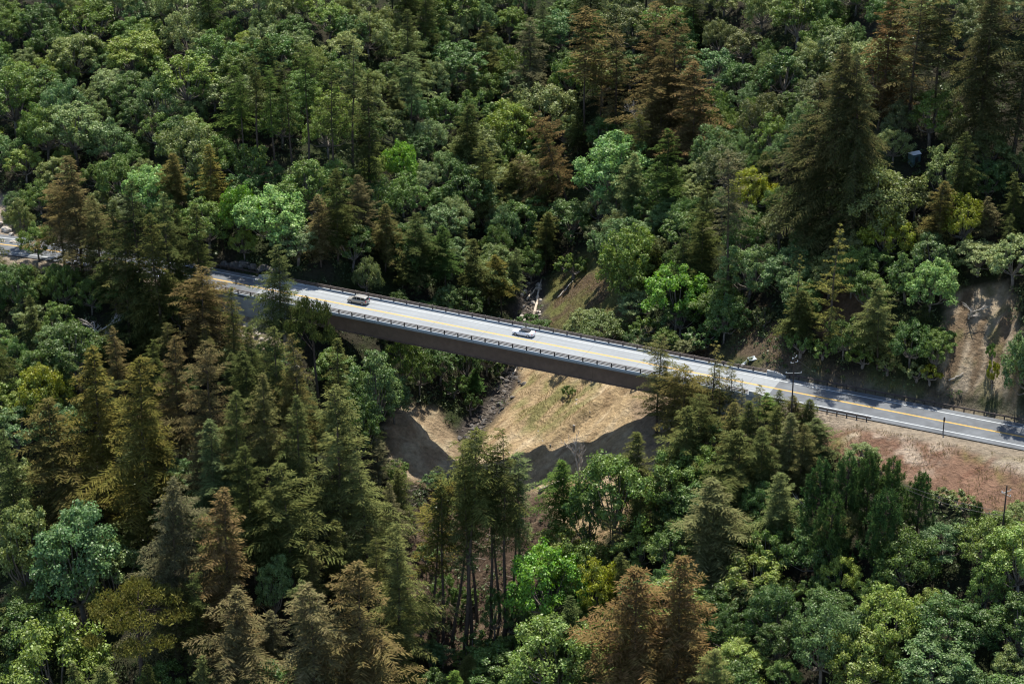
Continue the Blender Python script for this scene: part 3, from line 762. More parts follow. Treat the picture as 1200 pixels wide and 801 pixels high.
# ------------------------------------------------------------------ tree kinds: each variant is one crown mesh and one trunk mesh, shared by its copies
def leaf_quads(c, d, s, L, W, bend=None):
    """pointed leaves or twigs: centre, direction, side vector, length, width -> (N,4,3)"""
    L = L[:, None]; W = W[:, None]
    return np.stack([c - d * L * .5, c + s * W * .5 + d * L * .05, c + d * L * .5, c - s * W * .5 + d * L * .05], 1)
def nrm(v): return v / (np.linalg.norm(v, axis=-1, keepdims=True) + 1e-9)
def crown_mesh(name, Q, tip, mm):
    Q = np.concatenate(Q); tip = np.concatenate(tip)
    n_ = len(Q)
    return np_mesh(name, Q.reshape(-1, 3), np.arange(n_ * 4).reshape(-1, 4), [M[mm]], attr={'tip': np.repeat(tip, 4)})
def conifer(seed, H=30., R=5., base=.18, nb=150, rise=.25, droop=.35, shape='cone', gap=0., dens=1.0, twig=1.0, bark='bark', tops=1):
    r = np.random.default_rng(seed)
    Q = []; T = []; tr = MB(); lean = r.uniform(-.02, .02, 2)
    tpts = [(lean[0] * z + .12 * math.sin(z * .4 + seed), lean[1] * z + .12 * math.cos(z * .37 + seed), z) for z in np.linspace(-1.2, H * .985, 12)]
    tr.tube(tpts, [max(.04, H * .0165 * (1 - k / 11.3) ** .9 * (1.25 if k == 0 else 1)) for k in range(12)], 8)
    lobes = r.uniform(0, 6.28, 3)
    for i in range(nb):
        t = base + (1 - base) * ((i + r.random()) / nb) ** .92
        u = (t - base) / (1 - base)
        if shape == 'cone': pr = (1 - u) ** .62 * min(1, .66 + u * 2.2)
        elif shape == 'column': pr = (1 - u) ** .42 * min(1, .6 + u * 2)
        elif shape == 'flat': pr = min(1, .35 + u * 1.1) * (1 if u < .93 else .75)
        elif shape == 'round': pr = math.sqrt(max(0, 1 - (u * 1.02 - .28) ** 2 / .62)) if u > .0 else .7
        else: pr = (1 - u) ** .8
        az = i * 2.39996 + r.uniform(-.5, .5)
        L = R * max(pr, .06) * r.uniform(.42, 1.2) * (1 + .34 * math.cos(az * 2 + lobes[0]) * math.sin(u * 9 + lobes[1]) + .22 * math.sin(az + lobes[2] + u * 4)) * (.70 + .62 * float(vnoise(t * H / 1.7 + seed, (az % 6.283) * 1.3, seed)))
        if r.random() < gap: continue
        z0 = H * t
        bd = np.array([math.cos(az), math.sin(az), 0])
        up = rise * (.3 + 1.1 * u) + r.uniform(-.1, .1)
        dr = droop * (1.1 - .6 * u)
        st = max(3, int(L / (.21 / dens)))
        q = (np.arange(st) + r.random(st) * .8) / st
        q0 = .10 if shape != 'sparse' else .2
        q = np.clip(q0 + (1 - q0) * q, 0, 1)
        cx = tpts[min(11, int(t * 11.2))]
        off = np.array([cx[0], cx[1], 0])
        P = off + bd * (L * q)[:, None] + np.array([0, 0, 1.]) * (z0 + L * (up * q - dr * q * q))[:, None]
        side = np.array([-bd[1], bd[0], 0])
        sl_ = (up - 2 * dr * q)
        ax = nrm(bd[None] + np.array([0, 0, 1.])[None] * sl_[:, None])
        for sg in (-1, 1):
            tl = (.30 * L * (1 - q * .85) * (.5 + .5 * np.minimum(1, q * 3)) + .42) * r.uniform(.55, 1.15, st) * twig; tl = np.where(tl > 1.0, 1.0 + .45 * (tl - 1.0), tl)
            td = nrm(ax * r.uniform(.45, .95, st)[:, None] + side * sg + np.array([0, 0, 1.]) * (r.uniform(-.55, .12, st))[:, None])
            for half in (0, 1):
                c = P + td * (tl * (.28 + .46 * half))[:, None] + r.normal(0, .07, (st, 3)) + np.array([0, 0, -1.]) * (half * tl * .10)[:, None]
                sv = nrm(np.cross(td, np.array([0, 0, 1.]) + r.normal(0, .38, (st, 3))))
                Q.append(leaf_quads(c, td, sv, tl * .66 + .12, (.10 + .030 * tl) * r.uniform(.7, 1.25, st) * (1.15 - .25 * half)))
                T.append(np.clip(.18 + .35 * q + .2 * half + .5 * (u - .45) + 0 * q, 0, 1.2))
        # the leader of the branch
        c = off + bd * L * .97 + np.array([0, 0, z0 + L * (up - dr) * .98])
        Q.append(leaf_quads(c[None], ax[-1:], nrm(np.cross(ax[-1:], [[0, 0, 1.]])), np.array([.8 * twig]), np.array([.16])))
        T.append(np.array([1.0]))
        if i % 3 == 0 and L > 1.2:
            pe = off + bd * L * .7 + np.array([0, 0, z0 + L * (up * .7 - dr * .49)])
            tr.tube([off + np.array([0, 0, z0]), off + bd * L * .35 + np.array([0, 0, z0 + L * (up * .35 - dr * .12)]), pe], [.03 + .012 * L, .025 + .007 * L, .012], 4, cap=False)
    # dead stubs on the bare part of the stem
    for k in range(int(H * base / 1.1)):
        z0 = H * base * (.25 + .75 * (k + r.random()) / max(1, H * base / 1.1)); az = r.uniform(0, 6.28); L = r.uniform(.5, 1.9)
        tr.tube([(0, 0, z0), (math.cos(az) * L, math.sin(az) * L, z0 - .15 * L)], [.05, .015], 4, cap=False)
    c = crown_mesh('crown', Q, T, 'needle')
    t_ = tr.build('trunk', M[bark], smooth=True, recalc=False); tm = t_.data; bpy.data.objects.remove(t_)
    return c, tm, H, R
def broad(seed, H=10., R=4.6, n=38, shape='round', leaf=.40, per=190, open_=.0, bark='greybark', flatq=.0):
    r = np.random.default_rng(seed)
    Q = []; T = []; tr = MB()
    hc = H * (.56 if shape != 'tall' else .58)          # crown centre height
    vz = H - hc
    fork = np.array([r.uniform(-.3, .3), r.uniform(-.3, .3), H * .24])
    tr.tube([(0, 0, -1), (fork[0] * .5, fork[1] * .5, H * .12), tuple(fork)], [.30, .25, .21], 8)
    k = 0; cs = []
    tries = 0
    while len(cs) < n and tries < n * 40:
        tries += 1
        th = r.uniform(0, 6.283); cz = r.uniform(-.42, 1); rr = math.sqrt(1 - cz * cz) if cz > 0 else 1
        wob = 1 + .20 * math.sin(3 * th + seed) + .12 * math.sin(5 * th + seed * 1.7)
        d_ = r.uniform(.60, .90)
        p = np.array([math.cos(th) * rr * R * d_ * wob, math.sin(th) * rr * R * d_ * wob, hc + cz * vz * d_ * r.uniform(.82, 1.1)])
        if all(np.linalg.norm(p - c0) > .30 * R for c0, _ in cs) or tries > n * 25:
            cs.append((p, R * r.uniform(.17, .31)))
    for p, cr in cs:
        if r.random() < open_: continue
        sub = max(4, int(per / 34))
        # a cluster is itself several sprays, so its outline stays ragged
        sd = nrm(r.normal(0, 1, (sub, 3)) + np.array([0, 0, .35])); sc = p + sd * cr * r.uniform(.25, .8, (sub, 1))
        out = nrm(p - np.array([0, 0, hc * .75]))
        m_ = per
        wsp = r.integers(0, sub, m_)
        dirs = nrm(r.normal(0, 1, (m_, 3)) + np.array([0, 0, .30]) + out * .35)
        pos = sc[wsp] + dirs * (cr * .52 * r.uniform(.35, 1.12, (m_, 1)) ** .8) * np.array([1.12, 1.12, .85])
        nv = nrm(dirs + r.normal(0, .55, (m_, 3)) + np.array([0, 0, .35]))
        ld = nrm(np.cross(nv, r.normal(0, 1, (m_, 3))))
        sv = np.cross(nv, ld)
        sz = leaf * r.uniform(.6, 1.3, m_)
        Q.append(leaf_quads(pos, ld, sv, sz, sz * r.uniform(.55, .85, m_)))
        T.append(np.clip((pos[:, 2] / H - .4) * 1.2, 0, 1))
        if k % 2 == 0:
            mid = fork + (p - fork) * .5 + np.array([0, 0, -.08 * H]) + r.normal(0, .2, 3)
            tr.tube([tuple(fork), tuple(mid), tuple(p)], [.13, .085, .03], 5, cap=False)
        k += 1
    c = crown_mesh('crown', Q, T, 'leaf')
    t_ = tr.build('trunk', M[bark], smooth=True, recalc=False); tm = t_.data; bpy.data.objects.remove(t_)
    return c, tm, H, R * 1.06
def pine(seed, H=14., R=4.8, base=.10, nb=52):
    """upswept boughs ending in bristling tufts"""
    r = np.random.default_rng(seed); Q = []; T = []; tr = MB()
    tr.tube([(0, 0, -1), (.1, 0, H * .5), (0, .1, H * .95)], [.26, .17, .04], 8)
    for i in range(nb):
        u = ((i + r.random()) / nb); z0 = H * (base + (1 - base) * u * .93); az = i * 2.4 + r.uniform(-.4, .4)
        L = R * (1 - u) ** .55 * r.uniform(.6, 1.1) + .3
        bd = np.array([math.cos(az), math.sin(az), 0])
        for q in ([1.0, .72, .45] if L > 1.5 else [1.0]):
            c = bd * L * q + np.array([0, 0, z0 + L * (.10 * q + .16 * q * q)])
            c = c + r.normal(0, .18, 3) * (1 if q < 1 else .5)
            m_ = 60
            d = nrm(r.normal(0, 1, (m_, 3)) + np.array([0, 0, .75]) + bd * .35)
            ll = r.uniform(.40, 1.0, m_)
            org = c + np.array([0, 0, 1.]) * r.uniform(-.35, .55, (m_, 1))
            sv = nrm(np.cross(d, r.normal(0, 1, (m_, 3))))
            Q.append(leaf_quads(org + d * ll[:, None] * .45, d, sv, ll, np.full(m_, .13))); T.append(np.full(m_, .3 + .4 * u))
        tr.tube([(0, 0, z0), tuple(bd * L * .6 + np.array([0, 0, z0 + L * .15])), tuple(bd * L + np.array([0, 0, z0 + L * .42]))], [.07, .05, .02], 4, cap=False)
    c = crown_mesh('crown', Q, T, 'needle'); t_ = tr.build('trunk', M['bark'], smooth=True, recalc=False); tm = t_.data; bpy.data.objects.remove(t_)
    return c, tm, H, R
def snag(seed, H=9., spread=.6, mm='deadwood'):
    r = random.Random(seed); q = MB()
    def grow(p, d, L, rad, lev):
        pts = [p]; c = Vector(p); dd = Vector(d)
        for k in range(4):
            dd = (dd + Vector((r.uniform(-.22, .22), r.uniform(-.22, .22), r.uniform(-.12, .16)))).normalized(); c = c + dd * L / 4; pts.append(tuple(c))
        q.tube(pts, [rad, rad * .85, rad * .7, rad * .55, rad * .35], 5 if lev else 7, cap=False)
        if lev < 3:
            for k in range(5 if lev == 0 else 4):
                f = .4 + .6 * (k + r.random()) / 5; o_ = Vector(pts[min(4, int(f * 4))])
                nd = (dd + Vector((r.uniform(-1, 1), r.uniform(-1, 1), r.uniform(-.3, .7))) * (spread + .35)).normalized()
                grow(o_, nd, L * r.uniform(.42, .66), rad * .5, lev + 1)
    grow((0, 0, -.6), (0, 0, 1), H * .55, H * .022, 0)
    t_ = q.build('trunk', M[mm], smooth=True, recalc=False); tm = t_.data; bpy.data.objects.remove(t_)
    return None, tm, H, H * .35
def cypress(seed, H=18., R=8., n=26):
    r = np.random.default_rng(seed); Q = []; T = []; tr = MB()
    tr.tube([(0, 0, -1), (.3, .1, H * .35), (.1, .4, H * .62), (.5, .2, H * .9)], [.42, .34, .24, .06], 8)
    for i in range(n):
        az = i * 2.4 + r.uniform(-.4, .4); rr = R * math.sqrt((i + .5) / n) * r.uniform(.75, 1.05)
        p = np.array([math.cos(az) * rr, math.sin(az) * rr, H * (.93 - .26 * (rr / R) ** 1.4) + r.normal(0, .5) - (r.random() < .3) * r.uniform(1, 3)])
        m_ = 420; px_, pz_ = R * r.uniform(.20, .30), r.uniform(.6, 1.0)
        o_ = nrm(r.normal(0, 1, (m_, 3))) * r.uniform(.2, 1, (m_, 1)) ** .6 * np.array([px_, px_, pz_])
        wav = .35 * np.sin(o_[:, 0:1] * 2.6 + seed + i) * np.sin(o_[:, 1:2] * 2.9 + i)
        pos = p + o_ + np.array([0, 0, 1.]) * wav
        d = nrm(r.normal(0, 1, (m_, 3)) + np.array([0, 0, .55]) + nrm(o_) * .6)
        L = r.uniform(.3, .7, m_); sv = nrm(np.cross(d, r.normal(0, 1, (m_, 3))))
        Q.append(leaf_quads(pos, d, sv, L, L * .34)); T.append(np.clip(.35 + .5 * (o_[:, 2] / pz_), 0, 1))
        st = np.array([.2, .2, H * r.uniform(.5, .8)])
        tr.tube([tuple(st), tuple(st + (p - st) * .55 + np.array([0, 0, .5])), tuple(p)], [.13, .08, .03], 5, cap=False)
    c = crown_mesh('crown', Q, T, 'needle'); t_ = tr.build('trunk', M['bark'], smooth=True, recalc=False); tm = t_.data; bpy.data.objects.remove(t_)
    return c, tm, H, R * 1.15
KIND = {
    'redwood': [conifer(100 + k, 30, 5.2, .10 + .05 * (k % 3), 215, .22, .42, 'cone', .08 + .07 * (k % 3)) for k in range(6)],
    'slim': [conifer(120 + k, 30, 3.6, .12 + .08 * k, 175, .18, .40, 'cone', .10) for k in range(4)],
    'broadwood': [conifer(140 + k, 30, 8.0, .10, 330, .18, .40, 'cone', .03, 1.0, .95) for k in range(3)],
    'tall': [conifer(160 + k, 30, 3.3, .42 + .06 * k, 105, .2, .38, 'column', .18) for k in range(4)],
    'sparse': [conifer(180 + k, 30, 4.6, .12, 62, .10, .12, 'cone', .22, 1.1, .75) for k in range(3)],
    'ragged': [conifer(200 + k, 30, 5.6, .20, 150, .25, .30, 'column', .22, 1.0, 1.0) for k in range(4)],
    'pole': [conifer(240 + k, 30, 2.7, .22 + .05 * k, 62, .12, .28, 'column', .25, 1.0, .8) for k in range(3)],
    'flat': [cypress(220 + k) for k in range(3)],
    'oak': [broad(300 + k, 10, 4.7, 40, 'round', .27, 330, .04 * (k % 3)) for k in range(6)],
    'bay': [broad(320 + k, 12, 4.0, 44, 'tall', .25, 330, .05) for k in range(5)],
    'maple': [broad(340 + k, 12, 5.4, 46, 'round', .33, 300, .06) for k in range(3)],
    'tanoak': [broad(360 + k, 11, 4.2, 30, 'tall', .28, 320, .12) for k in range(4)],
    'pine': [pine(400 + k) for k in range(3)],
    'shrub': [broad(420 + k, 3.4, 2.2, 16, 'round', .24, 200, .05) for k in range(4)],
    'snag': [snag(440 + k, 9., .55) for k in range(3)],
}
NAME = {'redwood': 'redwood_tree', 'slim': 'redwood_tree', 'broadwood': 'redwood_tree', 'tall': 'fir_tree', 'pole': 'fir_tree', 'sparse': 'fir_tree', 'ragged': 'redwood_tree', 'flat': 'cypress_tree', 'oak': 'oak_tree',
        'bay': 'bay_tree', 'maple': 'maple_tree', 'tanoak': 'tanoak_tree', 'pine': 'pine_tree', 'shrub': 'shrub', 'snag': 'dead_tree'}
CAT = {'redwood_tree': 'conifer', 'fir_tree': 'conifer', 'cypress_tree': 'conifer', 'pine_tree': 'conifer', 'shrub': 'shrub', 'dead_tree': 'dead tree'}
# foliage colours as they are in even light: name -> (colour, rust)
TONE = {
    'pine green': ((0.059, 0.096, 0.030), 0),
    'rust brown': ((0.127, 0.095, 0.035), 0.34), 'brown': ((0.112, 0.097, 0.038), 0.19), 'grey brown': ((0.110, 0.104, 0.050), .08), 'olive brown': ((0.100, 0.099, 0.032), .12),
    'olive': ((0.078, 0.093, 0.028), .07), 'golden olive': ((0.123, 0.120, 0.029), .12), 'pale olive': ((0.123, 0.128, 0.051), .05), 'dark olive': ((0.054, 0.070, 0.021), .05), 'grey green': ((0.113, 0.131, 0.046), .02),
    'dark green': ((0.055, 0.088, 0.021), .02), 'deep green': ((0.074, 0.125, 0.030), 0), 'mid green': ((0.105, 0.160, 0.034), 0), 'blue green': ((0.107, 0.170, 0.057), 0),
    'silvery green': ((0.183, 0.224, 0.082), 0), 'sage green': ((0.150, 0.185, 0.056), 0), 'yellow green': ((0.213, 0.235, 0.026), 0), 'bright green': ((0.131, 0.252, 0.034), 0), 'mint green': ((0.183, 0.292, 0.084), 0),
    'light green': ((0.173, 0.229, 0.048), 0), 'rusty topped green': ((0.044, 0.066, 0.024), .26), 'bare grey': ((0.300, 0.300, 0.300), 0),
}
TREES = []
TR = random.Random(77)
def plant(kind, x, y, h, w, tone, lean=(0, 0), var=None, px=None):
    """h, w: height and crown width in metres; returns the record, built later"""
    z = hgt(x, y)
    TREES.append(dict(kind=kind, x=x, y=y, z=z, h=h, w=w, tone=tone, lean=lean, var=var))
    return TREES[-1]
def by_pixels(kind, px, ptop, pbase, wpx, tone, label, ref=None, lean=(0, 0), var=None):
    x, y, z = ground_at(px, pbase)
    h = 2.0
    while project(x, y, z + h)[1] > ptop and h < 62: h += .2
    w = wpx / (FPX / project(x, y, z + h * .5)[2])
    t = plant(kind, x, y, h, w, tone, lean, var); t['label'] = label; t['ref'] = ref; t['hero'] = True
    return t
HERO = [
 # conifers standing above the road on the far side, photo right to left
 ('broadwood', 970, 48, 306, 128, 'rusty topped green', 'very broad dark redwood with rust brown top, largest tree above the road', 'the largest rust-topped redwood'),
 ('broadwood', 1000, 64, 300, 88, 'rusty topped green', 'dark redwood with brown top fused to the near flank of the largest rust-topped redwood', None),
 ('redwood', 942, 92, 296, 80, 'rusty topped green', 'lower dark redwood shouldering the largest rust-topped redwood on its bridge side', None),
 ('redwood', 1030, -12, 150, 66, 'rust brown', 'rust brown redwood standing uphill behind the largest rust-topped redwood', None),
 ('ragged', 1062, -18, 158, 60, 'brown', 'brown redwood with bare lower stem uphill of the white roof scrap in the trees', None),
 ('tall', 1094, -30, 152, 62, 'olive brown', 'olive brown conifer with long bare stem beside the darkest tall redwood', None),
 ('broadwood', 1146, -40, 190, 98, 'rusty topped green', 'darkest tall redwood with orange brown top in the upper corner above the cliff', 'the darkest corner redwood'),
 ('redwood', 1186, -20, 196, 84, 'rusty topped green', 'redwood touching the outer side of the darkest corner redwood', None),
 ('ragged', 763, 0, 150, 52, 'rust brown', 'rust brown ragged redwood, highest in the brown clump above the sports car', None),
 ('ragged', 785, 12, 168, 56, 'brown', 'brown ragged redwood in the middle of the brown clump', 'the brown redwood clump'),
 ('redwood', 774, 66, 190, 76, 'brown', 'full brown redwood at the foot of the brown clump', None),
 ('redwood', 812, 74, 196, 64, 'rust brown', 'orange brown redwood on the outer flank of the brown clump', None),
 ('tall', 684, 8, 172, 56, 'brown', 'dull brown conifer on a tall bare dark stem near the brown clump', 'the dull brown conifer'),
 ('redwood', 622, 20, 142, 50, 'grey brown', 'grey brown redwood between the dull brown conifer and green bay trees', None),
 ('ragged', 722, 28, 158, 40, 'brown', 'narrow brown conifer bending between the dull brown conifer and the brown clump', None),
 ('sparse', 703, 66, 164, 34, 'rust brown', 'small thin rust orange conifer with see-through crown before dark stems', None),
 ('slim', 782, 152, 268, 46, 'dark green', 'slim dark green conifer standing in front of the mint green maple', 'the slim dark green conifer'),
 ('slim', 738, 178, 268, 36, 'grey green', 'slim grey green conifer between the mint maple and the slim dark green conifer', None),
 ('slim', 606, 190, 262, 34, 'olive', 'small pointed olive conifer at the mouth of the gully', 'the small pointed gully conifer'),
 ('slim', 545, 120, 216, 38, 'dark olive', 'slim dark olive conifer just downhill of round green maple', None),
 ('slim', 566, 164, 266, 42, 'olive', 'olive conifer with fluffy sides below the round green maple', None),
 ('redwood', 424, 204, 300, 46, 'grey brown', 'grey brown fluffy redwood behind the far bridge rail near the silver car', 'the grey brown redwood behind the rail'),
 ('redwood', 396, 196, 308, 44, 'dark olive', 'dark olive redwood next uphill from the grey brown redwood behind the rail', None),
 ('slim', 452, 238, 318, 36, 'olive brown', 'olive brown conifer on the sports car side of the grey brown redwood', None),
 ('slim', 376, 226, 312, 38, 'brown', 'thin brown conifer above the silver car', None),
 ('redwood', 490, 250, 344, 50, 'dark olive', 'dark olive redwood leaning over the far rail between both cars', None),
 ('slim', 558, 280, 362, 38, 'olive', 'olive conifer behind the rail, second from the gully logs', None),
 ('slim', 588, 298, 368, 36, 'golden olive', 'golden olive small conifer behind the rail at the gully edge', None),
 ('slim', 522, 262, 350, 38, 'dark green', 'dark green conifer behind the rail midway between both cars', None),
 ('tall', 303, 60, 216, 28, 'dark olive', 'tall thin dark fir, second of the dark stems on the far slope', 'the dark fir row'),
 ('tall', 287, 86, 208, 26, 'dark green', 'tall thin dark fir at the outer end of the dark fir row', None),
 ('tall', 323, 74, 214, 28, 'dark green', 'dark fir with pale bare stem in the dark fir row', None),
 ('tall', 344, 72, 210, 26, 'dark olive', 'dark olive fir in the middle of the dark fir row', None),
 ('tall', 364, 56, 220, 32, 'dark green', 'tallest dark green fir of the dark fir row', None),
 ('tall', 391, 70, 232, 32, 'dark olive', 'dark olive fir at the gully end of the dark fir row', None),
 ('tall', 413, 34, 212, 38, 'grey green', 'grey green tall fir with bare stem standing clear of the dark fir row', None),
 ('slim', 434, 86, 250, 44, 'dark olive', 'dark olive conifer wide at its foot below the grey green tall fir', None),
 ('tall', 482, 60, 172, 38, 'grey green', 'grey green fir with visible stem amid pale bay trees', None),
 ('slim', 250, 170, 262, 34, 'golden olive', 'golden olive pointed conifer behind the mint green trees', None),
 ('slim', 210, 176, 262, 36, 'olive brown', 'olive brown pointed conifer between two mint green trees', None),
 # conifers around the far bridge end
 ('redwood', 98, 182, 322, 66, 'brown', 'brown feathery redwood standing over the curved road', 'the brown redwood over the curved road'),
 ('redwood', 122, 228, 352, 50, 'olive brown', 'olive brown redwood with bare dark stem on the near side of the curved road', None),
 ('ragged', 76, 210, 312, 50, 'brown', 'ragged brown redwood behind the curved road at its bend', None),
 ('redwood', 174, 214, 408, 62, 'dark olive', 'tall dark olive redwood, tallest of the group hiding the road', 'the tallest road-hiding redwood'),
 ('redwood', 194, 250, 424, 64, 'olive', 'olive redwood with layered boughs in front of the tallest road-hiding redwood', None),
 ('slim', 152, 262, 400, 46, 'olive brown', 'thin olive brown redwood on the curve side of the tallest road-hiding redwood', None),
 ('redwood', 236, 240, 380, 52, 'dark olive', 'dark rounded redwood touching the start of the abutment wall', 'the rounded redwood by the wall'),
 ('redwood', 214, 246, 372, 42, 'dark olive', 'narrow dark redwood between the rounded redwood and the tallest road-hiding redwood', None),
 ('ragged', 238, 314, 440, 72, 'brown', 'brown ragged redwood in front of the concrete wall start', None),
 ('slim', 276, 334, 450, 32, 'olive', 'slender olive spire standing before the grey concrete wall', 'the slender spire at the wall'),
 ('redwood', 331, 283, 420, 56, 'olive', 'full olive redwood overlapping the far end of the deck', 'the redwood overlapping the far deck end'),
 ('flat', 375, 344, 480, 66, 'dark olive', 'flat topped olive conifer reaching over the near rail by the silver car', 'the flat topped conifer'),
 ('redwood', 330, 384, 530, 58, 'olive', 'olive redwood below the redwood overlapping the far deck end', None),
 ('redwood', 358, 392, 560, 50, 'olive brown', 'olive brown redwood just below the flat topped conifer', None),
 ('slim', 398, 398, 560, 44, 'olive', 'slim olive redwood at the edge of the steel girder', None),
 # near slope, far bridge end side
 ('redwood', 126, 408, 606, 82, 'golden olive', 'golden olive redwood, wider of the golden pair in the forest edge', 'the golden redwood pair'),
 ('redwood', 176, 415, 640, 88, 'golden olive', 'golden olive redwood with drooping boughs, closer of the golden pair', None),
 ('redwood', 212, 392, 540, 50, 'brown', 'brown redwood just above the golden redwood pair', None),
 ('ragged', 254, 398, 570, 66, 'brown', 'brown ragged redwood beneath the slender spire at the wall', None),
 ('redwood', 72, 470, 660, 92, 'olive brown', 'broad olive brown redwood next to the golden pair at the forest edge', 'the broad olive brown redwood'),
 ('redwood', 30, 500, 680, 60, 'dark olive', 'dark olive redwood outward of the broad olive brown redwood', None),
 ('redwood', 282, 458, 620, 66, 'olive', 'olive redwood in the middle of the near conifer wood', 'the mid-wood olive redwood'),
 ('slim', 316, 436, 600, 46, 'olive brown', 'slim olive brown redwood just above the mid-wood olive redwood', None),
 ('slim', 356, 462, 620, 48, 'olive', 'slim olive redwood between the mid-wood olive redwood and the grey redwood', None),
 ('redwood', 404, 452, 650, 78, 'grey green', 'tall grey green redwood with shaded flank facing the sandy mound', 'the grey redwood by the mound'),
 ('redwood', 434, 530, 690, 60, 'grey green', 'grey green redwood lower down beside the grey redwood by the mound', None),
 ('broadwood', 208, 556, 770, 118, 'grey brown', 'big grey brown redwood with bare spike and half dead boughs', 'the half dead spike redwood'),
 ('redwood', 268, 574, 760, 84, 'rust brown', 'rust brown redwood leaning against the half dead spike redwood', None),
 ('redwood', 346, 544, 700, 94, 'olive', 'broad olive redwood with heavy tiers in the near wood centre', 'the heavy tiered redwood'),
 ('redwood', 300, 520, 680, 60, 'dark olive', 'dark olive redwood behind the heavy tiered redwood', None),
 ('redwood', 277, 688, 850, 88, 'grey brown', 'grey brown redwood at the bottom edge below the half dead spike redwood', 'the bottom grey brown redwood'),
 ('redwood', 372, 682, 860, 92, 'grey brown', 'pale grey brown redwood at the bottom edge below the heavy tiered redwood', None),
 ('redwood', 424, 655, 860, 96, 'brown', 'rust topped full redwood at the bottom edge beside the bare grove floor', 'the rust topped bottom redwood'),
 ('flat', 168, 678, 838, 146, 'golden olive', 'flat spreading golden olive cypress on a thick bare trunk', 'the flat golden cypress'),
 ('redwood', 470, 612, 800, 66, 'grey green', 'grey green redwood leaning toward the thin stemmed grove', None),
 # the thin stemmed grove in the canyon mouth
 ('tall', 545, 500, 762, 60, 'olive', 'olive conifer with the bushiest head in the thin stemmed grove', 'the thin stemmed grove', (.05, 0)),
 ('tall', 576, 526, 738, 46, 'grey green', 'grey green conifer on a thin straight stem in the grove', None, (0.03, 0.02)),
 ('tall', 592, 508, 742, 44, 'olive', 'olive conifer on the tallest straight stem beside the sand slope', None),
 ('tall', 609, 526, 706, 42, 'grey green', 'thin conifer on the sand slope side of the grove', None, (-0.03, 0)),
 ('tall', 506, 562, 742, 54, 'golden olive', 'golden olive conifer on the mound side of the thin stemmed grove', None, (0.06, 0)),
 ('tall', 560, 540, 730, 44, 'olive', 'olive thin conifer tucked among the grove stems', None, (-0.05, 0.0)),
 ('tall', 530, 556, 752, 40, 'grey green', 'thin grey green conifer before the bushiest grove conifer', None, (0.16, 0.02)),
 ('tall', 520, 546, 750, 36, 'dark olive', 'dark olive thin conifer between the leaning stem and the bushiest grove conifer', None, (.04, 0)),
 ('tall', 553, 522, 752, 38, 'olive', 'olive thin conifer close behind the bushiest grove conifer', None),
 ('tall', 586, 548, 728, 36, 'dark olive', 'dark olive short conifer between the straight stems of the grove', None, (-.02, 0)),
 ('tall', 600, 552, 722, 34, 'grey green', 'grey green thin conifer beside the outermost grove stem', None),
 ('shrub', 556, 742, 770, 40, 'deep green', 'deep green shrub at the foot of the thin stemmed grove', None),
 ('shrub', 505, 752, 780, 36, 'blue green', 'blue green shrub at the foot of the leaning grove stem', None),
 ('slim', 661, 534, 644, 48, 'deep green', 'dark green conifer on a thin stem at the edge of the sunlit dirt', None),
 ('sparse', 717, 580, 672, 46, 'pale olive', 'small pale olive fir with open tiers above the bright maple', None),
 ('slim', 748, 566, 652, 42, 'olive', 'small olive conifer just uphill of the small pale olive fir', None),
 ('redwood', 738, 656, 860, 108, 'rust brown', 'big rust brown redwood at the bottom edge below the bright maple', 'the big rust brown redwood'),
 ('redwood', 790, 650, 850, 96, 'rust brown', 'orange brown redwood merged with the big rust brown redwood on the oak side', None),
 # redwoods in front of the near bridge end
 ('ragged', 768, 392, 510, 46, 'olive brown', 'thin topped olive brown redwood crossing the end of the steel girder', 'the redwood at the girder end'),
 ('ragged', 798, 428, 528, 74, 'olive brown', 'bushy olive brown redwood hiding the near abutment', None),
 ('pole', 833, 398, 518, 32, 'olive brown', 'thin fir with the highest tip before the deck end', None),
 ('pole', 843, 424, 512, 28, 'olive', 'thin olive fir second from the highest tipped fir', None),
 ('pole', 855, 422, 500, 26, 'olive brown', 'thin fir with dark pole-like stem crossing the deck', None),
 ('pole', 868, 440, 512, 16, 'grey brown', 'almost bare dark stemmed fir in front of the pale deck end', None),
 ('redwood', 876, 470, 566, 54, 'olive', 'bushy olive redwood beneath the end of the pale deck', None),
 ('slim', 897, 462, 506, 28, 'mid green', 'small fresh green conifer at the very corner of the pale deck', None),
 ('slim', 911, 456, 525, 30, 'olive', 'olive conifer just in front of the tall utility pole', None),
 ('slim', 932, 463, 515, 28, 'olive brown', 'thin olive brown conifer one step past the tall utility pole', None),
 ('slim', 941, 466, 518, 28, 'olive', 'thin olive conifer at the start of the short guard rail', None),
 ('pole', 884, 452, 548, 30, 'olive brown', 'thin olive brown fir in the middle of the near bridge end grove', None),
 ('slim', 904, 474, 566, 36, 'olive', 'olive conifer below the fresh green conifer at the deck corner', None),
 ('slim', 922, 484, 574, 40, 'pale olive', 'pale olive conifer below the tall utility pole', None),
 ('redwood', 890, 500, 600, 52, 'olive', 'full olive redwood under the near bridge end grove', None),
 ('redwood', 936, 498, 582, 44, 'olive brown', 'olive brown redwood between the grove and the red grass corner', None),
 ('slim', 858, 470, 560, 34, 'olive brown', 'olive brown conifer at the foot of the thin pole-like firs', None),
 ('ragged', 816, 460, 560, 50, 'olive', 'olive ragged redwood below the bushy redwood hiding the abutment', None),
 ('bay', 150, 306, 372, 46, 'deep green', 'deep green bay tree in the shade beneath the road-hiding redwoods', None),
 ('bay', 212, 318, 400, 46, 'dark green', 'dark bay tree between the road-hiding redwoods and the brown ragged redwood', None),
 ('slim', 136, 236, 376, 40, 'dark olive', 'dark olive conifer filling the gap beside the thin road-hiding redwood', None),
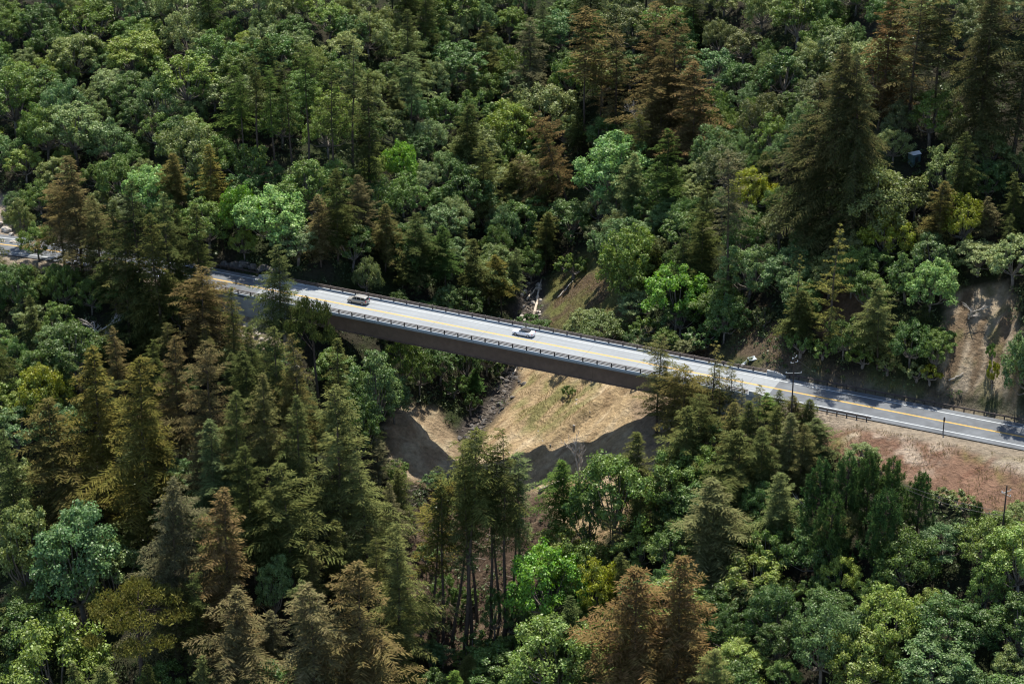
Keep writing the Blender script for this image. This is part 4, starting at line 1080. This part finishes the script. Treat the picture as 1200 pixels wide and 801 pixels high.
 ('redwood', 205, 226, 392, 56, 'olive', 'olive redwood inside the road-hiding group closest to the deck', None),
 ('bay', 26, 306, 372, 44, 'deep green', 'deep green bay tree below the curved road at the picture edge', None),
 ('oak', 78, 308, 366, 40, 'mid green', 'mid green oak on the near verge of the curved road', None),
 ('redwood', 954, 490, 545, 50, 'grey green', 'grey green conifer at the corner of the red grass field', None),
 ('redwood', 862, 506, 612, 74, 'olive', 'olive redwood below the thin firs of the near bridge end', None),
 ('redwood', 834, 558, 690, 98, 'pale olive', 'pale olive broad redwood downhill of the near bridge end', 'the pale olive redwood'),
 ('redwood', 910, 552, 652, 56, 'grey green', 'grey green redwood between the pale olive redwood and the pines', None),
 ('flat', 982, 594, 668, 74, 'pale olive', 'pale drooping cypress just below the dark tufted pines', None),
 ('slim', 800, 480, 600, 54, 'olive', 'slim olive conifer below the bushy redwood hiding the abutment', None),
 # pines
 ('pine', 958, 536, 652, 58, 'pine green', 'dark tufted pine nearest the thin firs, first of the pine clump', 'the tufted pine clump'),
 ('pine', 988, 528, 640, 54, 'pine green', 'dark tufted pine at the crest of the pine clump', None),
 ('pine', 1014, 524, 636, 54, 'pine green', 'dark tufted pine with highest tip in the pine clump', None),
 ('pine', 1040, 532, 632, 52, 'pine green', 'dark tufted pine standing against the pale patch of the field', None),
 ('pine', 1074, 550, 628, 44, 'pine green', 'separate dark tufted pine closest to the dry grass', None),
 ('pine', 968, 576, 690, 56, 'pine green', 'lower dark tufted pine on the shaded side of the pine clump', None),
 ('pine', 1030, 570, 676, 58, 'pine green', 'lower dark tufted pine in front of the pine clump', None),
 ('pine', 1142, 586, 624, 20, 'pine green', 'tiny dark pine sprout between the cables and the second pole', None),
 # above the road near the cliff
 ('sparse', 968, 258, 414, 52, 'golden olive', 'tall see-through fir with tiered golden boughs over the guard rail', 'the tiered golden fir'),
 ('sparse', 930, 300, 404, 34, 'golden olive', 'smaller tiered golden fir on the bridge side of the tall one', None),
 ('slim', 934, 340, 412, 40, 'olive', 'bushy olive young conifer at the foot of the smaller tiered fir', None),
 ('redwood', 1028, 328, 432, 46, 'grey green', 'grey green conifer between the tiered golden fir and the pale cliff', None),
 ('slim', 1096, 210, 300, 36, 'olive brown', 'pointed olive brown conifer among yellow green trees above the cliff', None),
 ('slim', 1152, 232, 300, 28, 'grey brown', 'small grey brown conifer above the pale cliff', None),
 ('tall', 853, 176, 366, 42, 'grey brown', 'lanky grey brown conifer with drooping boughs and bare lower stem', 'the lanky grey brown conifer'),
 ('slim', 820, 250, 360, 40, 'dark olive', 'dark olive conifer beside the lanky grey brown conifer', None),
 # leaning dead-topped ones by the gully
 ('ragged', 668, 124, 246, 46, 'rust brown', 'leaning rust brown dying redwood across the gully head', None, (-.30, .05)),
 ('ragged', 640, 176, 262, 40, 'grey brown', 'grey brown dying redwood tilted over the gully debris', None, (-.36, .0)),
 ('snag', 680, 476, 562, 50, 'bare grey', 'bare grey dead tree with fine branches on the shaded sand slope', None),
 ('snag', 108, 345, 402, 70, 'bare grey', 'bare grey dead tree with twisted limbs below the curved road', None),
 ('snag', 752, 92, 150, 34, 'bare grey', 'broken bare stem leaning inside the brown clump', None, (-.5, .1)),
 ('snag', 1135, 340, 372, 40, 'bare grey', 'bare grey root-like dead tree hanging over the cliff top', None),
 ('snag', 944, 560, 612, 30, 'bare grey', 'small bare grey dead tree at the shaded side of the pines', None),
 # broadleaf trees that stand out
 ('maple', 322, 218, 296, 86, 'mint green', 'rounded mint green maple, brightest on the far slope near the bridge', 'the brightest mint maple'),
 ('maple', 178, 196, 262, 66, 'mint green', 'mint green maple partly hidden by brown conifers above the road', None),
 ('maple', 284, 214, 288, 50, 'bright green', 'vivid green maple beside the brightest mint maple', None),
 ('maple', 598, 116, 196, 70, 'light green', 'round light green maple with domed crown in the middle forest', 'the round domed maple'),
 ('maple', 716, 158, 250, 92, 'mint green', 'large mint green maple below the brown clump', 'the large mint maple'),
 ('maple', 470, 164, 226, 44, 'bright green', 'small vivid green maple below the grey green fir', None),
 ('maple', 792, 312, 388, 82, 'bright green', 'vivid green maple above the far rail at the near bridge end', 'the vivid maple above the rail'),
 ('maple', 738, 268, 356, 72, 'mid green', 'mid green leafy tree uphill of the grassy gully bank', None),
 ('maple', 735, 304, 362, 52, 'light green', 'light green low tree at the top of the grassy gully bank', None),
 ('maple', 1088, 306, 372, 66, 'mint green', 'pale mint green tree midway between the tiered fir and the cliff', 'the pale mint tree by the cliff'),
 ('oak', 1036, 250, 310, 56, 'yellow green', 'yellow green tree beside the tiered golden fir', None),
 ('oak', 880, 196, 256, 50, 'yellow green', 'yellow green oak on the bridge side of the largest rust-topped redwood', None),
 ('oak', 1128, 228, 292, 54, 'yellow green', 'yellow green rounded oak just above the pale mint tree', None),
 ('maple', 1204, 384, 482, 66, 'blue green', 'teal green leafy tree at the picture edge beside the cliff', None),
 ('bay', 440, 412, 520, 66, 'blue green', 'blue green tree on the shaded canyon wall under the girder', 'the blue green canyon wall tree'),
 ('bay', 462, 436, 496, 44, 'blue green', 'smaller blue green tree spilling toward the sandy mound', None),
 ('bay', 420, 462, 560, 56, 'deep green', 'deep green tree on the wall between the grey redwood and the mound', None),
 ('maple', 642, 638, 742, 94, 'bright green', 'brilliant green maple at the foot of the sunlit dirt', 'the brilliant maple'),
 ('oak', 700, 660, 730, 54, 'yellow green', 'dark yellow green bush-like oak beside the brilliant maple', None),
 ('bay', 720, 528, 650, 92, 'mid green', 'leafy green tree with dark forked trunk below the dead grey tree', 'the forked green tree'),
 ('bay', 690, 560, 660, 50, 'deep green', 'deep green tree beside the forked green tree', None),
 ('oak', 654, 724, 830, 120, 'light green', 'broad light green oak at the bottom edge below the brilliant maple', None),
 ('oak', 52, 426, 500, 60, 'yellow green', 'yellow green flat crowned oak uphill of the golden redwood pair', 'the yellow green near oak'),
 ('bay', 34, 582, 720, 78, 'sage green', 'sage green bay tree at the picture edge above the flat golden cypress', None),
 ('bay', 102, 590, 740, 104, 'blue green', 'big blue green bay tree uphill of the flat golden cypress', 'the big blue green bay'),
 ('oak', 74, 726, 850, 130, 'light green', 'light green broad oak in the bottom corner', None),
 ('bay', 324, 650, 740, 44, 'blue green', 'blue green narrow bay between heavy tiered and rust brown redwoods', None),
 ('maple', 600, 780, 830, 60, 'mid green', 'mid green leafy tree at the bottom edge of the bare grove', None),
 ('oak', 46, 262, 306, 44, 'mid green', 'rounded green oak between the bare clearing and the curved road', 'the oak by the clearing'),
 # leafy growth on the shaded creek wall under the deck and behind it
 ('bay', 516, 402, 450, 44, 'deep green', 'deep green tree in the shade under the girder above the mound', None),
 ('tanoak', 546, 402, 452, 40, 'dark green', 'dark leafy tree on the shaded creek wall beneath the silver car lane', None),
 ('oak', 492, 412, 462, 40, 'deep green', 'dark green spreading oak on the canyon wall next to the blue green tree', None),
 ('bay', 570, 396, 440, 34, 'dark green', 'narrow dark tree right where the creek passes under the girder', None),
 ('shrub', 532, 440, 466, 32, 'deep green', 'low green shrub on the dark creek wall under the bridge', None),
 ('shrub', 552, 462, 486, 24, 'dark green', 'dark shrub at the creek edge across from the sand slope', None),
 ('tanoak', 470, 396, 462, 44, 'mid green', 'upright green tree just under the girder by the far abutment', None),
 # young growth on the bank behind the guard rail and the near bridge end
 ('shrub', 938, 388, 418, 38, 'mid green', 'green shrub at the foot of the smaller tiered fir', None),
 ('oak', 988, 372, 420, 48, 'deep green', 'dense green oak below the tall tiered golden fir beside the guard rail', None),
 ('oak', 1066, 378, 430, 54, 'deep green', 'dense dark oak between the grey green conifer and the pale cliff', None),
 ('bay', 1096, 388, 438, 40, 'mid green', 'green bay tree against the bridge side of the pale cliff', None),
 ('shrub', 1010, 408, 430, 36, 'mid green', 'bright shrub behind the guard rail below the grey green conifer', None),
 ('shrub', 1040, 416, 438, 34, 'sage green', 'sage shrub low behind the guard rail', None),
 ('shrub', 1090, 428, 450, 28, 'yellow green', 'yellow green shrub at the cliff foot behind the guard rail', None),
 ('shrub', 964, 402, 420, 30, 'light green', 'light green shrub at the foot of the tall tiered golden fir', None),
 ('shrub', 1162, 424, 456, 18, 'yellow green', 'small yellow green shrub growing on the pale cliff', None),
 ('shrub', 1160, 402, 424, 14, 'mid green', 'tiny green shrub clinging to the middle of the pale cliff', None),
 ('shrub', 822, 384, 408, 42, 'deep green', 'dark green shrub beneath the vivid maple above the rail', None),
 ('oak', 848, 348, 402, 50, 'deep green', 'dark oak beside the foot of the lanky grey brown conifer', None),
 ('shrub', 666, 452, 466, 16, 'mid green', 'small lone green shrub on the sunlit sand slope', None),
 ('shrub', 548, 690, 716, 34, 'deep green', 'deep green shrub between stems inside the thin stemmed grove', None),
 ('shrub', 612, 690, 716, 36, 'dark green', 'dark shrub between the grove and the brilliant maple', None),
 ('shrub', 500, 640, 664, 30, 'blue green', 'blue green shrub on the brown slope above the leaning stem', None),
 ('tanoak', 522, 672, 726, 34, 'deep green', 'dark young tanoak growing among the grove stems', None),
 ('tanoak', 580, 690, 750, 36, 'deep green', 'young tanoak at the foot of the straight grove stems', None),
 ('shrub', 895, 360, 384, 28, 'olive', 'olive shrub on the brown cut bank uphill of the pale slabs', None),
 ('shrub', 756, 372, 396, 34, 'mid green', 'green shrub at the grassy verge beyond the rail', None),
 ('shrub', 672, 300, 326, 40, 'mid green', 'green shrub on the grassy gully bank above the thin grey log', None),
 ('bay', 26, 232, 292, 34, 'sage green', 'grey sage tree standing beside the bare clearing', None),
]
for h_ in HERO:
    lean = h_[8] if len(h_) > 8 else (0, 0)
    by_pixels(*h_[:8], lean=lean)
NH = len(TREES)

# ------------------------------------------------------------------ the rest of the forest, tree by tree
def clear_at(px, py):
    m_ = 0
    for k, p in BARE.items():
        if k in ('creek_up', 'scar'): continue
        if k == 'cut_right' and px > 915: continue
        m_ = max(m_, float(poly_mask(np.array([px]), np.array([py]), p, 2)[0]))
    return m_
KEEP = [(392, 352), (420, 352), (450, 360), (480, 372), (520, 378), (560, 390), (600, 395), (640, 402), (680, 410), (720, 418), (750, 425), (420, 385), (470, 398), (530, 412), (600, 428), (660, 442), (710, 455),
        (620, 470), (660, 470), (600, 500), (590, 530), (690, 490), (720, 480), (650, 520), (640, 570), (490, 505), (510, 545), (500, 490), (520, 520), (530, 540), (480, 500), (475, 530), (545, 495), (565, 480), (590, 450), (640, 350), (660, 370), (690, 350), (880, 425), (625, 360),
        (270, 345), (290, 330), (280, 350), (300, 375), (320, 395), (290, 325), (262, 330),
        (960, 465), (1000, 480), (1050, 490), (1100, 500), (1150, 505), (1190, 515), (1000, 515), (1040, 520), (1080, 540), (1120, 550), (1170, 550), (1190, 580), (1110, 565), (1150, 590), (1080, 530),
        (1140, 420), (1160, 370), (1125, 440), (1170, 440), (900, 437), (890, 450), (1171, 580), (925, 420), (925, 440),
        (0, 245), (4, 280), (15, 297), (45, 300), (480, 650), (500, 690), (520, 720), (560, 640), (620, 610), (560, 690), (860, 445), (830, 440), (640, 590)]
KEEP = np.array(KEEP, float)
def species(px, py):
    """what grows where in the photograph"""
    r = TR.random()
    road = 395 + .195 * (px - 600)
    if py < road:
        if px < 250:
            if py > 200: return TR.choice(['oak', 'oak', 'bay', 'shrub']), TR.choice(['mid green', 'deep green', 'sage green', 'mid green', 'grey green'])
            return TR.choice(['oak', 'oak', 'bay', 'tanoak', 'bay']), TR.choice(['sage green', 'mid green', 'mid green', 'silvery green', 'deep green', 'light green', 'blue green'])
        if px < 460:
            if r < .08: return 'slim', TR.choice(['dark olive', 'olive', 'dark green'])
            return TR.choice(['oak', 'bay', 'bay', 'tanoak']), TR.choice(['mid green', 'sage green', 'light green', 'deep green', 'deep green', 'silvery green'])
        if px < 700:
            if r < .15: return TR.choice(['slim', 'redwood']), TR.choice(['dark olive', 'olive', 'dark green', 'grey green'])
            return TR.choice(['bay', 'oak', 'tanoak', 'maple']), TR.choice(['mid green', 'deep green', 'blue green', 'sage green', 'deep green', 'silvery green'])
        if r < .09: return 'redwood', TR.choice(['dark olive', 'olive brown', 'dark green'])
        return TR.choice(['bay', 'oak', 'tanoak', 'oak']), TR.choice(['deep green', 'mid green', 'sage green', 'blue green', 'silvery green', 'deep green', 'grey green'])
    if px < 110 and py < 700 or (px < 180 and py > 560):
        if r < .15: return 'slim', TR.choice(['olive', 'dark olive'])
        return TR.choice(['bay', 'bay', 'oak', 'tanoak']), TR.choice(['mid green', 'sage green', 'blue green', 'light green', 'deep green'])
    if px < 480:
        if r < .30: return TR.choice(['bay', 'tanoak']), TR.choice(['deep green', 'blue green', 'mid green'])
        return TR.choice(['redwood', 'redwood', 'slim', 'ragged']), TR.choice(['olive', 'olive brown', 'dark olive', 'grey brown', 'olive', 'brown', 'grey green'])
    if px < 640:
        return TR.choice(['bay', 'shrub', 'tanoak', 'slim']), TR.choice(['deep green', 'mid green', 'blue green', 'olive'])
    if px < 830:
        if r < .25: return 'slim', TR.choice(['olive', 'dark olive', 'grey green'])
        return TR.choice(['bay', 'oak', 'tanoak']), TR.choice(['mid green', 'deep green', 'light green'])
    if px < 965 and py < 600: return TR.choice(['redwood', 'slim']), TR.choice(['olive', 'olive brown', 'grey green', 'pale olive'])
    if py < 600 and px > 1080: return 'shrub', TR.choice(['mid green', 'sage green'])
    if r < .07 and px < 930: return 'redwood', TR.choice(['olive', 'grey green'])
    return TR.choice(['bay', 'oak', 'oak', 'tanoak', 'bay']), TR.choice(['mid green', 'deep green', 'mid green', 'sage green', 'blue green', 'deep green', 'light green'])
def bbox(t):
    x, y, z = t['x'], t['y'], t['z']
    ax, ay, d_ = project(x, y, z + t['h']); bx, by, _ = project(x, y, z)
    wp = t['w'] * FPX / d_
    return ax - wp / 2, ay, ax + wp / 2, by, d_
HB = [bbox(t) for t in TREES]
spots = []
def try_spot(x, y, sep):
    for (a_, b_, s_) in spots:
        if (x - a_) ** 2 + (y - b_) ** 2 < (min(sep, s_)) ** 2: return False
    return True
for t in TREES: spots.append((t['x'], t['y'], 2.2))
cand = []
yy = -122.0
while yy < 185:
    xx = -150.0
    while xx < 150:
        cand.append((xx + TR.uniform(-1.8, 1.8), yy + TR.uniform(-1.8, 1.8))); xx += 3.3
    yy += 3.3
TR.shuffle(cand)
ca_ = np.array(cand)
cz_ = height(ca_[:, 0], ca_[:, 1]); cs_, cv_ = road_sv(ca_[:, 0], ca_[:, 1]); cpx, cpy, cdd = project(ca_[:, 0], ca_[:, 1], cz_)
for i in range(len(ca_)):
    x, y = ca_[i]; px, py, d_ = cpx[i], cpy[i], cdd[i]
    if px < -60 or px > 1260 or py < -30 or py > 985: continue
    if abs(cv_[i]) < (8.6 if cv_[i] > 0 else 9.5) and (cs_[i] < SLAB0 or cs_[i] > SLAB1 - 8): continue
    if abs(cv_[i]) < 10 and -62 < cs_[i] < 60: continue
    if clear_at(px, py) > .3: continue
    if 1050 < px < 1084 and 190 < py < 232: continue
    kind, tone = species(px, py - 25)
    if poly_mask(np.array([px]), np.array([py]), BARE['cut_right'], 2)[0] > .3 or (0 < cv_[i] < 16 and cs_[i] > 60): kind = 'shrub'
    if kind in ('redwood', 'slim', 'ragged', 'tall'): h = TR.uniform(12, 23); w = h * TR.uniform(.32, .44); sep = 6.6 if px < 480 and py > 380 else 4.6; h = h * 1.18 if sep > 6 else h
    elif kind == 'shrub': h = TR.uniform(2.2, 4); w = h * TR.uniform(1.2, 1.6); sep = 3.4
    else:
        h = TR.uniform(7.0, 10.5) + (TR.random() ** 2.2) * 7; w = h * TR.uniform(.70, 1.05); sep = max(4.4, w * .60)
    if py < 300: sep *= 1.08
    if not try_spot(x, y, sep): continue
    # a filler must not stand in front of what the photograph shows
    ok = False
    for _ in range(4):
        t = dict(kind=kind, x=x, y=y, z=float(cz_[i]), h=h, w=w, tone=tone, lean=(0, 0), var=None)
        x0, y0, x1, y1, dd = bbox(t)
        bad = ((KEEP[:, 0] > x0 - 2) & (KEEP[:, 0] < x1 + 2) & (KEEP[:, 1] > y0 - 3) & (KEEP[:, 1] < y1)).any()
        if not bad:
            for (a0, b0, a1, b1, hd) in HB:
                if hd <= dd: continue
                hb_ = b0 + (b1 - b0) * .62
                ox = min(x1, a1) - max(x0, a0); oy = min(y1, hb_) - max(y0, b0)
                if ox > 0 and oy > 0 and ox * oy > .16 * (a1 - a0) * (hb_ - b0): bad = True; break
        if not bad: ok = True; break
        h *= .72; w *= .82
        if h < 3: break
    if not ok: continue
    if kind not in ('redwood', 'slim', 'ragged', 'tall', 'shrub') and h < 4.2: t['kind'] = 'shrub'
    if kind in ('redwood', 'slim', 'ragged', 'tall') and h < 6: t['kind'] = 'slim'
    spots.append((x, y, sep)); TREES.append(t)

# drop what nothing of would show
order = sorted(range(len(TREES)), key=lambda k: bbox(TREES[k])[4])
cov = np.zeros((330, 460), bool); seen = {}
yyg, xxg = np.mgrid[0:330, 0:460]
for k in order:
    x0, y0, x1, y1, dd = bbox(TREES[k])
    t = TREES[k]
    con = NAME[t['kind']] in ('redwood_tree', 'fir_tree')
    X = xxg * 3 - 90; Y = yyg * 3 - 90
    u = np.clip((Y - y0) / max(1, y1 - y0), 0, 1); cx0 = (x0 + x1) / 2
    hw = (x1 - x0) / 2 * (np.minimum(1, u * 1.5 + .08) if con else np.sqrt(np.clip(1 - (2 * u - .9) ** 2, 0, 1)))
    mk = (Y >= y0) & (Y <= y0 + (y1 - y0) * (.92 if con else .95)) & (np.abs(X - cx0) < hw)
    infr = mk & (X > -12) & (X < 1212) & (Y > -10) & (Y < 812)
    tot = max(1, int(infr.sum())); vis = int((infr & ~cov).sum())
    seen[k] = (vis, vis / tot)
    cov |= mk & (np.abs(X - cx0) < hw * .8)
TREES = [t for k, t in enumerate(TREES) if t.get('hero') or (seen[k][0] >= 14 and seen[k][1] > .10)]

# ------------------------------------------------------------------ labels for the filler trees: own look, then where it stands by something one can find
WORD = {'redwood': 'redwood', 'slim': 'slim conifer', 'ragged': 'ragged redwood', 'tall': 'thin fir', 'oak': 'round oak', 'bay': 'bay tree', 'maple': 'maple', 'tanoak': 'upright tanoak', 'shrub': 'shrub', 'pine': 'pine', 'flat': 'cypress', 'sparse': 'fir', 'snag': 'dead tree', 'broadwood': 'redwood'}
MARK = [('the silver car', 419, 351), ('the white convertible', 613, 389), ('the tall utility pole', 925, 440), ('the pale cliff', 1145, 400), ('the red grass field', 1060, 560), ('the marker post', 1105, 498), ('the second utility pole', 1171, 600),
        ('the bare clearing', 4, 250), ('the gully logs', 625, 345), ('the sandy mound', 490, 510), ('the bare grove floor', 520, 700), ('the far deck end', 305, 335), ('the white roof scrap', 1071, 184)]
for t in TREES:
    if t.get('ref'):
        x0, y0, x1, y1, dd = bbox(t); MARK.append((t['ref'], (x0 + x1) / 2, y0 * .6 + y1 * .4))
used = {t['label'] for t in TREES if t.get('label')}
def size_word(t):
    if t['kind'] in ('redwood', 'slim', 'ragged', 'tall'): return 'tall' if t['h'] > 20 else 'small' if t['h'] < 13 else ''
    return 'big' if t['h'] > 11 else 'small' if t['h'] < 7.5 else ''
def where(dx, dy):
    a_ = math.degrees(math.atan2(-dy, dx)) % 360; r_ = math.hypot(dx, dy)
    dr_ = ['right of', 'above and right of', 'above', 'above and left of', 'left of', 'below and left of', 'below', 'below and right of'][int((a_ + 22.5) // 45) % 8]
    return ('just ' if r_ < 42 else 'a little ' if r_ < 80 else '' if r_ < 125 else 'well ') + dr_
for t in TREES:
    if t.get('label'): continue
    x0, y0, x1, y1, dd = bbox(t); cx0, cy0 = (x0 + x1) / 2, y0 * .6 + y1 * .4
    mk = sorted(MARK, key=lambda q: math.hypot(q[1] - cx0, q[2] - cy0))[:6]
    look = ' '.join(w_ for w_ in (size_word(t), t['tone'], WORD[t['kind']]) if w_)
    opts = [f"{look} {where(cx0 - q[1], cy0 - q[2])} {q[0]}" for q in mk[:3]]
    opts += [f"{t['tone']} {WORD[t['kind']]} between {mk[a_][0]} and {mk[b_][0]}" for a_, b_ in ((0, 1), (0, 2), (1, 2), (0, 3), (1, 3))]
    opts += [f"{look} {where(cx0 - q[1], cy0 - q[2])} {q[0]}" for q in mk[3:]]
    opts = [q for q in opts if len(q.replace('-', ' ').split()) <= 16]
    t['label'] = next((q for q in opts if q not in used), None)
    if t['label'] is None: t['drop'] = True
    else: used.add(t['label'])
TREES = [t for t in TREES if not t.get('drop')]

# ------------------------------------------------------------------ build them
GROUP = {'redwood_tree': 'redwoods of the canyon forest', 'fir_tree': 'thin firs of the canyon forest', 'cypress_tree': 'flat crowned cypresses', 'pine_tree': 'tufted pines beside the field', 'oak_tree': 'oaks of the canyon forest',
         'bay_tree': 'bay trees of the canyon forest', 'maple_tree': 'leafy maples of the canyon forest', 'tanoak_tree': 'tanoaks of the canyon forest', 'shrub': 'shrubs of the canyon slopes', 'dead_tree': 'bare dead trees'}
for t in TREES:
    vs = KIND[t['kind']]; cme, tme, H, R = vs[t['var'] if t['var'] is not None else TR.randrange(len(vs))]
    nm = NAME[t['kind']]
    e = empty(nm, (t['x'], t['y'], t['z'] - .15))
    e.rotation_euler = (t['lean'][1] + TR.uniform(-.045, .045), t['lean'][0] + TR.uniform(-.045, .045), TR.uniform(0, 6.283))
    if t['lean'] != (0, 0): e.rotation_euler.z = 0
    sx = t['w'] / (2 * R) * ((1.12 if t['kind'] == 'broadwood' else 1.44 if t.get('hero') and t['kind'] in ('redwood', 'ragged') else 1.38) if nm in ('redwood_tree', 'fir_tree') else 1.06); e.scale = (sx, sx, t['h'] / H)
    tag(e, t['label'], CAT.get(nm, 'tree'), GROUP[nm])
    if t['kind'] == 'shrub': tn = 'stem'
    else: tn = 'trunk'
    o_ = link(bpy.data.objects.new(tn, tme), e)
    if nm in ('redwood_tree', 'fir_tree'): k_ = t['h'] * (.020 if t['kind'] == 'tall' else .026) / sx; o_.scale = (k_, k_, 1)
    if cme is not None:
        c_ = link(bpy.data.objects.new('crown', cme), e)
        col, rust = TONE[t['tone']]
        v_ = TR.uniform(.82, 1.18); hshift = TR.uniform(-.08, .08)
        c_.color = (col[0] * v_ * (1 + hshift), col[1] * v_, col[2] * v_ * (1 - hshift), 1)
        c_['rust'] = min(1.0, rust * TR.uniform(.8, 1.2))
print('TREES', len(TREES), {k: sum(NAME[t['kind']] == k for t in TREES) for k in set(NAME.values())})

# ------------------------------------------------------------------ low growth between the trunks, and dry grass: uncountable, so one object each
rg = np.random.default_rng(9)
def scatter(n, x0, x1, y0, y1, keep):
    X = rg.uniform(x0, x1, n); Y = rg.uniform(y0, y1, n); Z = height(X, Y); S, V = road_sv(X, Y); px, py, _ = project(X, Y, Z)
    bare_ = np.zeros(n)
    for k, p in BARE.items():
        if k == 'cut_right': continue
        if k == 'grove_floor': continue
        bare_ = np.maximum(bare_, poly_mask(px + rg.normal(0, 6, n), py + rg.normal(0, 4, n), p, 8))
    inf = (px > -80) & (px < 1280) & (py > -40) & (py < 900) & ((np.abs(V) > np.where(V > 0, 7.6, 8.4)) | ((S > ABUT0) & (S < ABUT1))) & ~((np.abs(V) < 6.2) & ((S < ABUT0 + 2) | (S > ABUT1 - 2)))
    k_ = inf & keep(X, Y, px, py, bare_, V)
    return X[k_], Y[k_], Z[k_], px[k_], py[k_]
X, Y, Z, _, _ = scatter(26000, -150, 150, -110, 190, lambda X, Y, px, py, b_, V: (b_ < .25 + .0 * X) & (fbm(X / 9, Y / 9, 91, 3) > -.16))
nb_ = len(X); per = 26
hs_ = rg.uniform(.5, 1.9, nb_); c0 = np.stack([X, Y, Z + hs_ * .45], -1)
d_ = nrm(rg.normal(0, 1, (nb_, per, 3)) + np.array([0, 0, .6]))
P_ = c0[:, None] + d_ * (hs_[:, None, None] * rg.uniform(.4, 1.0, (nb_, per, 1))) * np.array([.95, .95, .62])
nv = nrm(d_ + rg.normal(0, .5, d_.shape)); ld = nrm(np.cross(nv, rg.normal(0, 1, d_.shape))); sv = np.cross(nv, ld)
P_, ld, sv = P_.reshape(-1, 3), ld.reshape(-1, 3), sv.reshape(-1, 3); sz = rg.uniform(.25, .55, len(P_))
Q_ = leaf_quads(P_, ld, sv, sz, sz * .7)
ume = np_mesh('undergrowth', Q_.reshape(-1, 3), np.arange(len(Q_) * 4).reshape(-1, 4), [M['leaf']], attr={'tip': np.zeros(len(Q_) * 4)})
uo = link(bpy.data.objects.new('undergrowth', ume)); uo.color = (.060, .095, .034, 1); uo['rust'] = .2; uo['kind'] = 'stuff'
X, Y, Z, px, py = scatter(90000, 0, 135, -75, 60, lambda X, Y, px, py, b_, V: (poly_mask(px, py, BARE['field'], 4) + poly_mask(px, py, [(625, 440), (705, 450), (690, 480), (640, 510), (610, 510), (605, 470)], 12) + poly_mask(px, py, BARE['cut_right'], 6) + poly_mask(px, py, BARE['upper_bank'], 6) > .5) & (fbm(X / 3.5, Y / 3.5, 95, 3) > -.02))
n_ = len(X); a_ = rg.uniform(0, 6.28, n_); hh = rg.uniform(.25, .6, n_)
b0 = np.stack([X, Y, Z], -1); sd = np.stack([np.cos(a_), np.sin(a_), 0 * a_], -1); tp = b0 + np.stack([rg.normal(0, .15, n_), rg.normal(0, .15, n_), hh], -1)
Q_ = np.stack([b0 - sd * .05, b0 + sd * .05, tp + sd * .02, tp - sd * .02], 1)
gm_ = np_mesh('dry_grass', Q_.reshape(-1, 3), np.arange(n_ * 4).reshape(-1, 4), [M['leaf']], attr={'tip': np.ones(n_ * 4) * .5})
dg = link(bpy.data.objects.new('dry_grass', gm_)); dg.color = (.17, .145, .060, 1); dg['rust'] = .3; dg['kind'] = 'stuff'

# a small box with a white roof, glimpsed through a gap in the trees
x, y, z = ground_at(1071, 190)
t = empty('shed', (x, y, z), .5); tag(t, 'small shed with white roof glimpsed through a gap among oaks uphill', 'shed')
q = MB(); q.box(-1.0, 1.0, -.8, .8, -.8, 1.9); q.build('wall', M['shedwall'], t)
q = MB(); q.loft([[(-1.1, -.95, 1.903), (-1.1, .95, 1.903), (-1.1, 0, 2.35)], [(1.1, -.95, 1.903), (1.1, .95, 1.903), (1.1, 0, 2.35)]]); q.build('roof', M['whitepaint'], t)
q = MB(); q.box(-.4, .4, -.86, -.802, -.6, 1.4); q.build('door', M['trim'], t)

# driftwood and broken branches piled along the creek, far too many to count
V_d = MB()
for px0, py0, px1, py1, n_, sp in ((612, 310, 628, 388, 150, 9), (600, 430, 590, 470, 70, 8), (585, 470, 545, 512, 60, 9), (500, 700, 600, 740, 70, 45), (560, 600, 620, 690, 60, 40), (525, 560, 470, 585, 25, 14)):
    for k in range(n_):
        f_ = TR.random(); x, y, z = ground_at(px0 + (px1 - px0) * f_ + TR.gauss(0, sp * .6), py0 + (py1 - py0) * f_ + TR.gauss(0, sp * .35))
        a_ = TR.uniform(0, 6.28); L = TR.uniform(.5, 2.6); e_ = TR.uniform(-.1, .35)
        V_d.tube([(x, y, z + .08), (x + math.cos(a_) * L * .5, y + math.sin(a_) * L * .5, z + .2 + L * e_ * .5), (x + math.cos(a_) * L, y + math.sin(a_) * L, z + .15 + L * e_)], [.09, .07, .03], 4)
dw = V_d.build('driftwood', M['drift'], recalc=False); dw['kind'] = 'stuff'
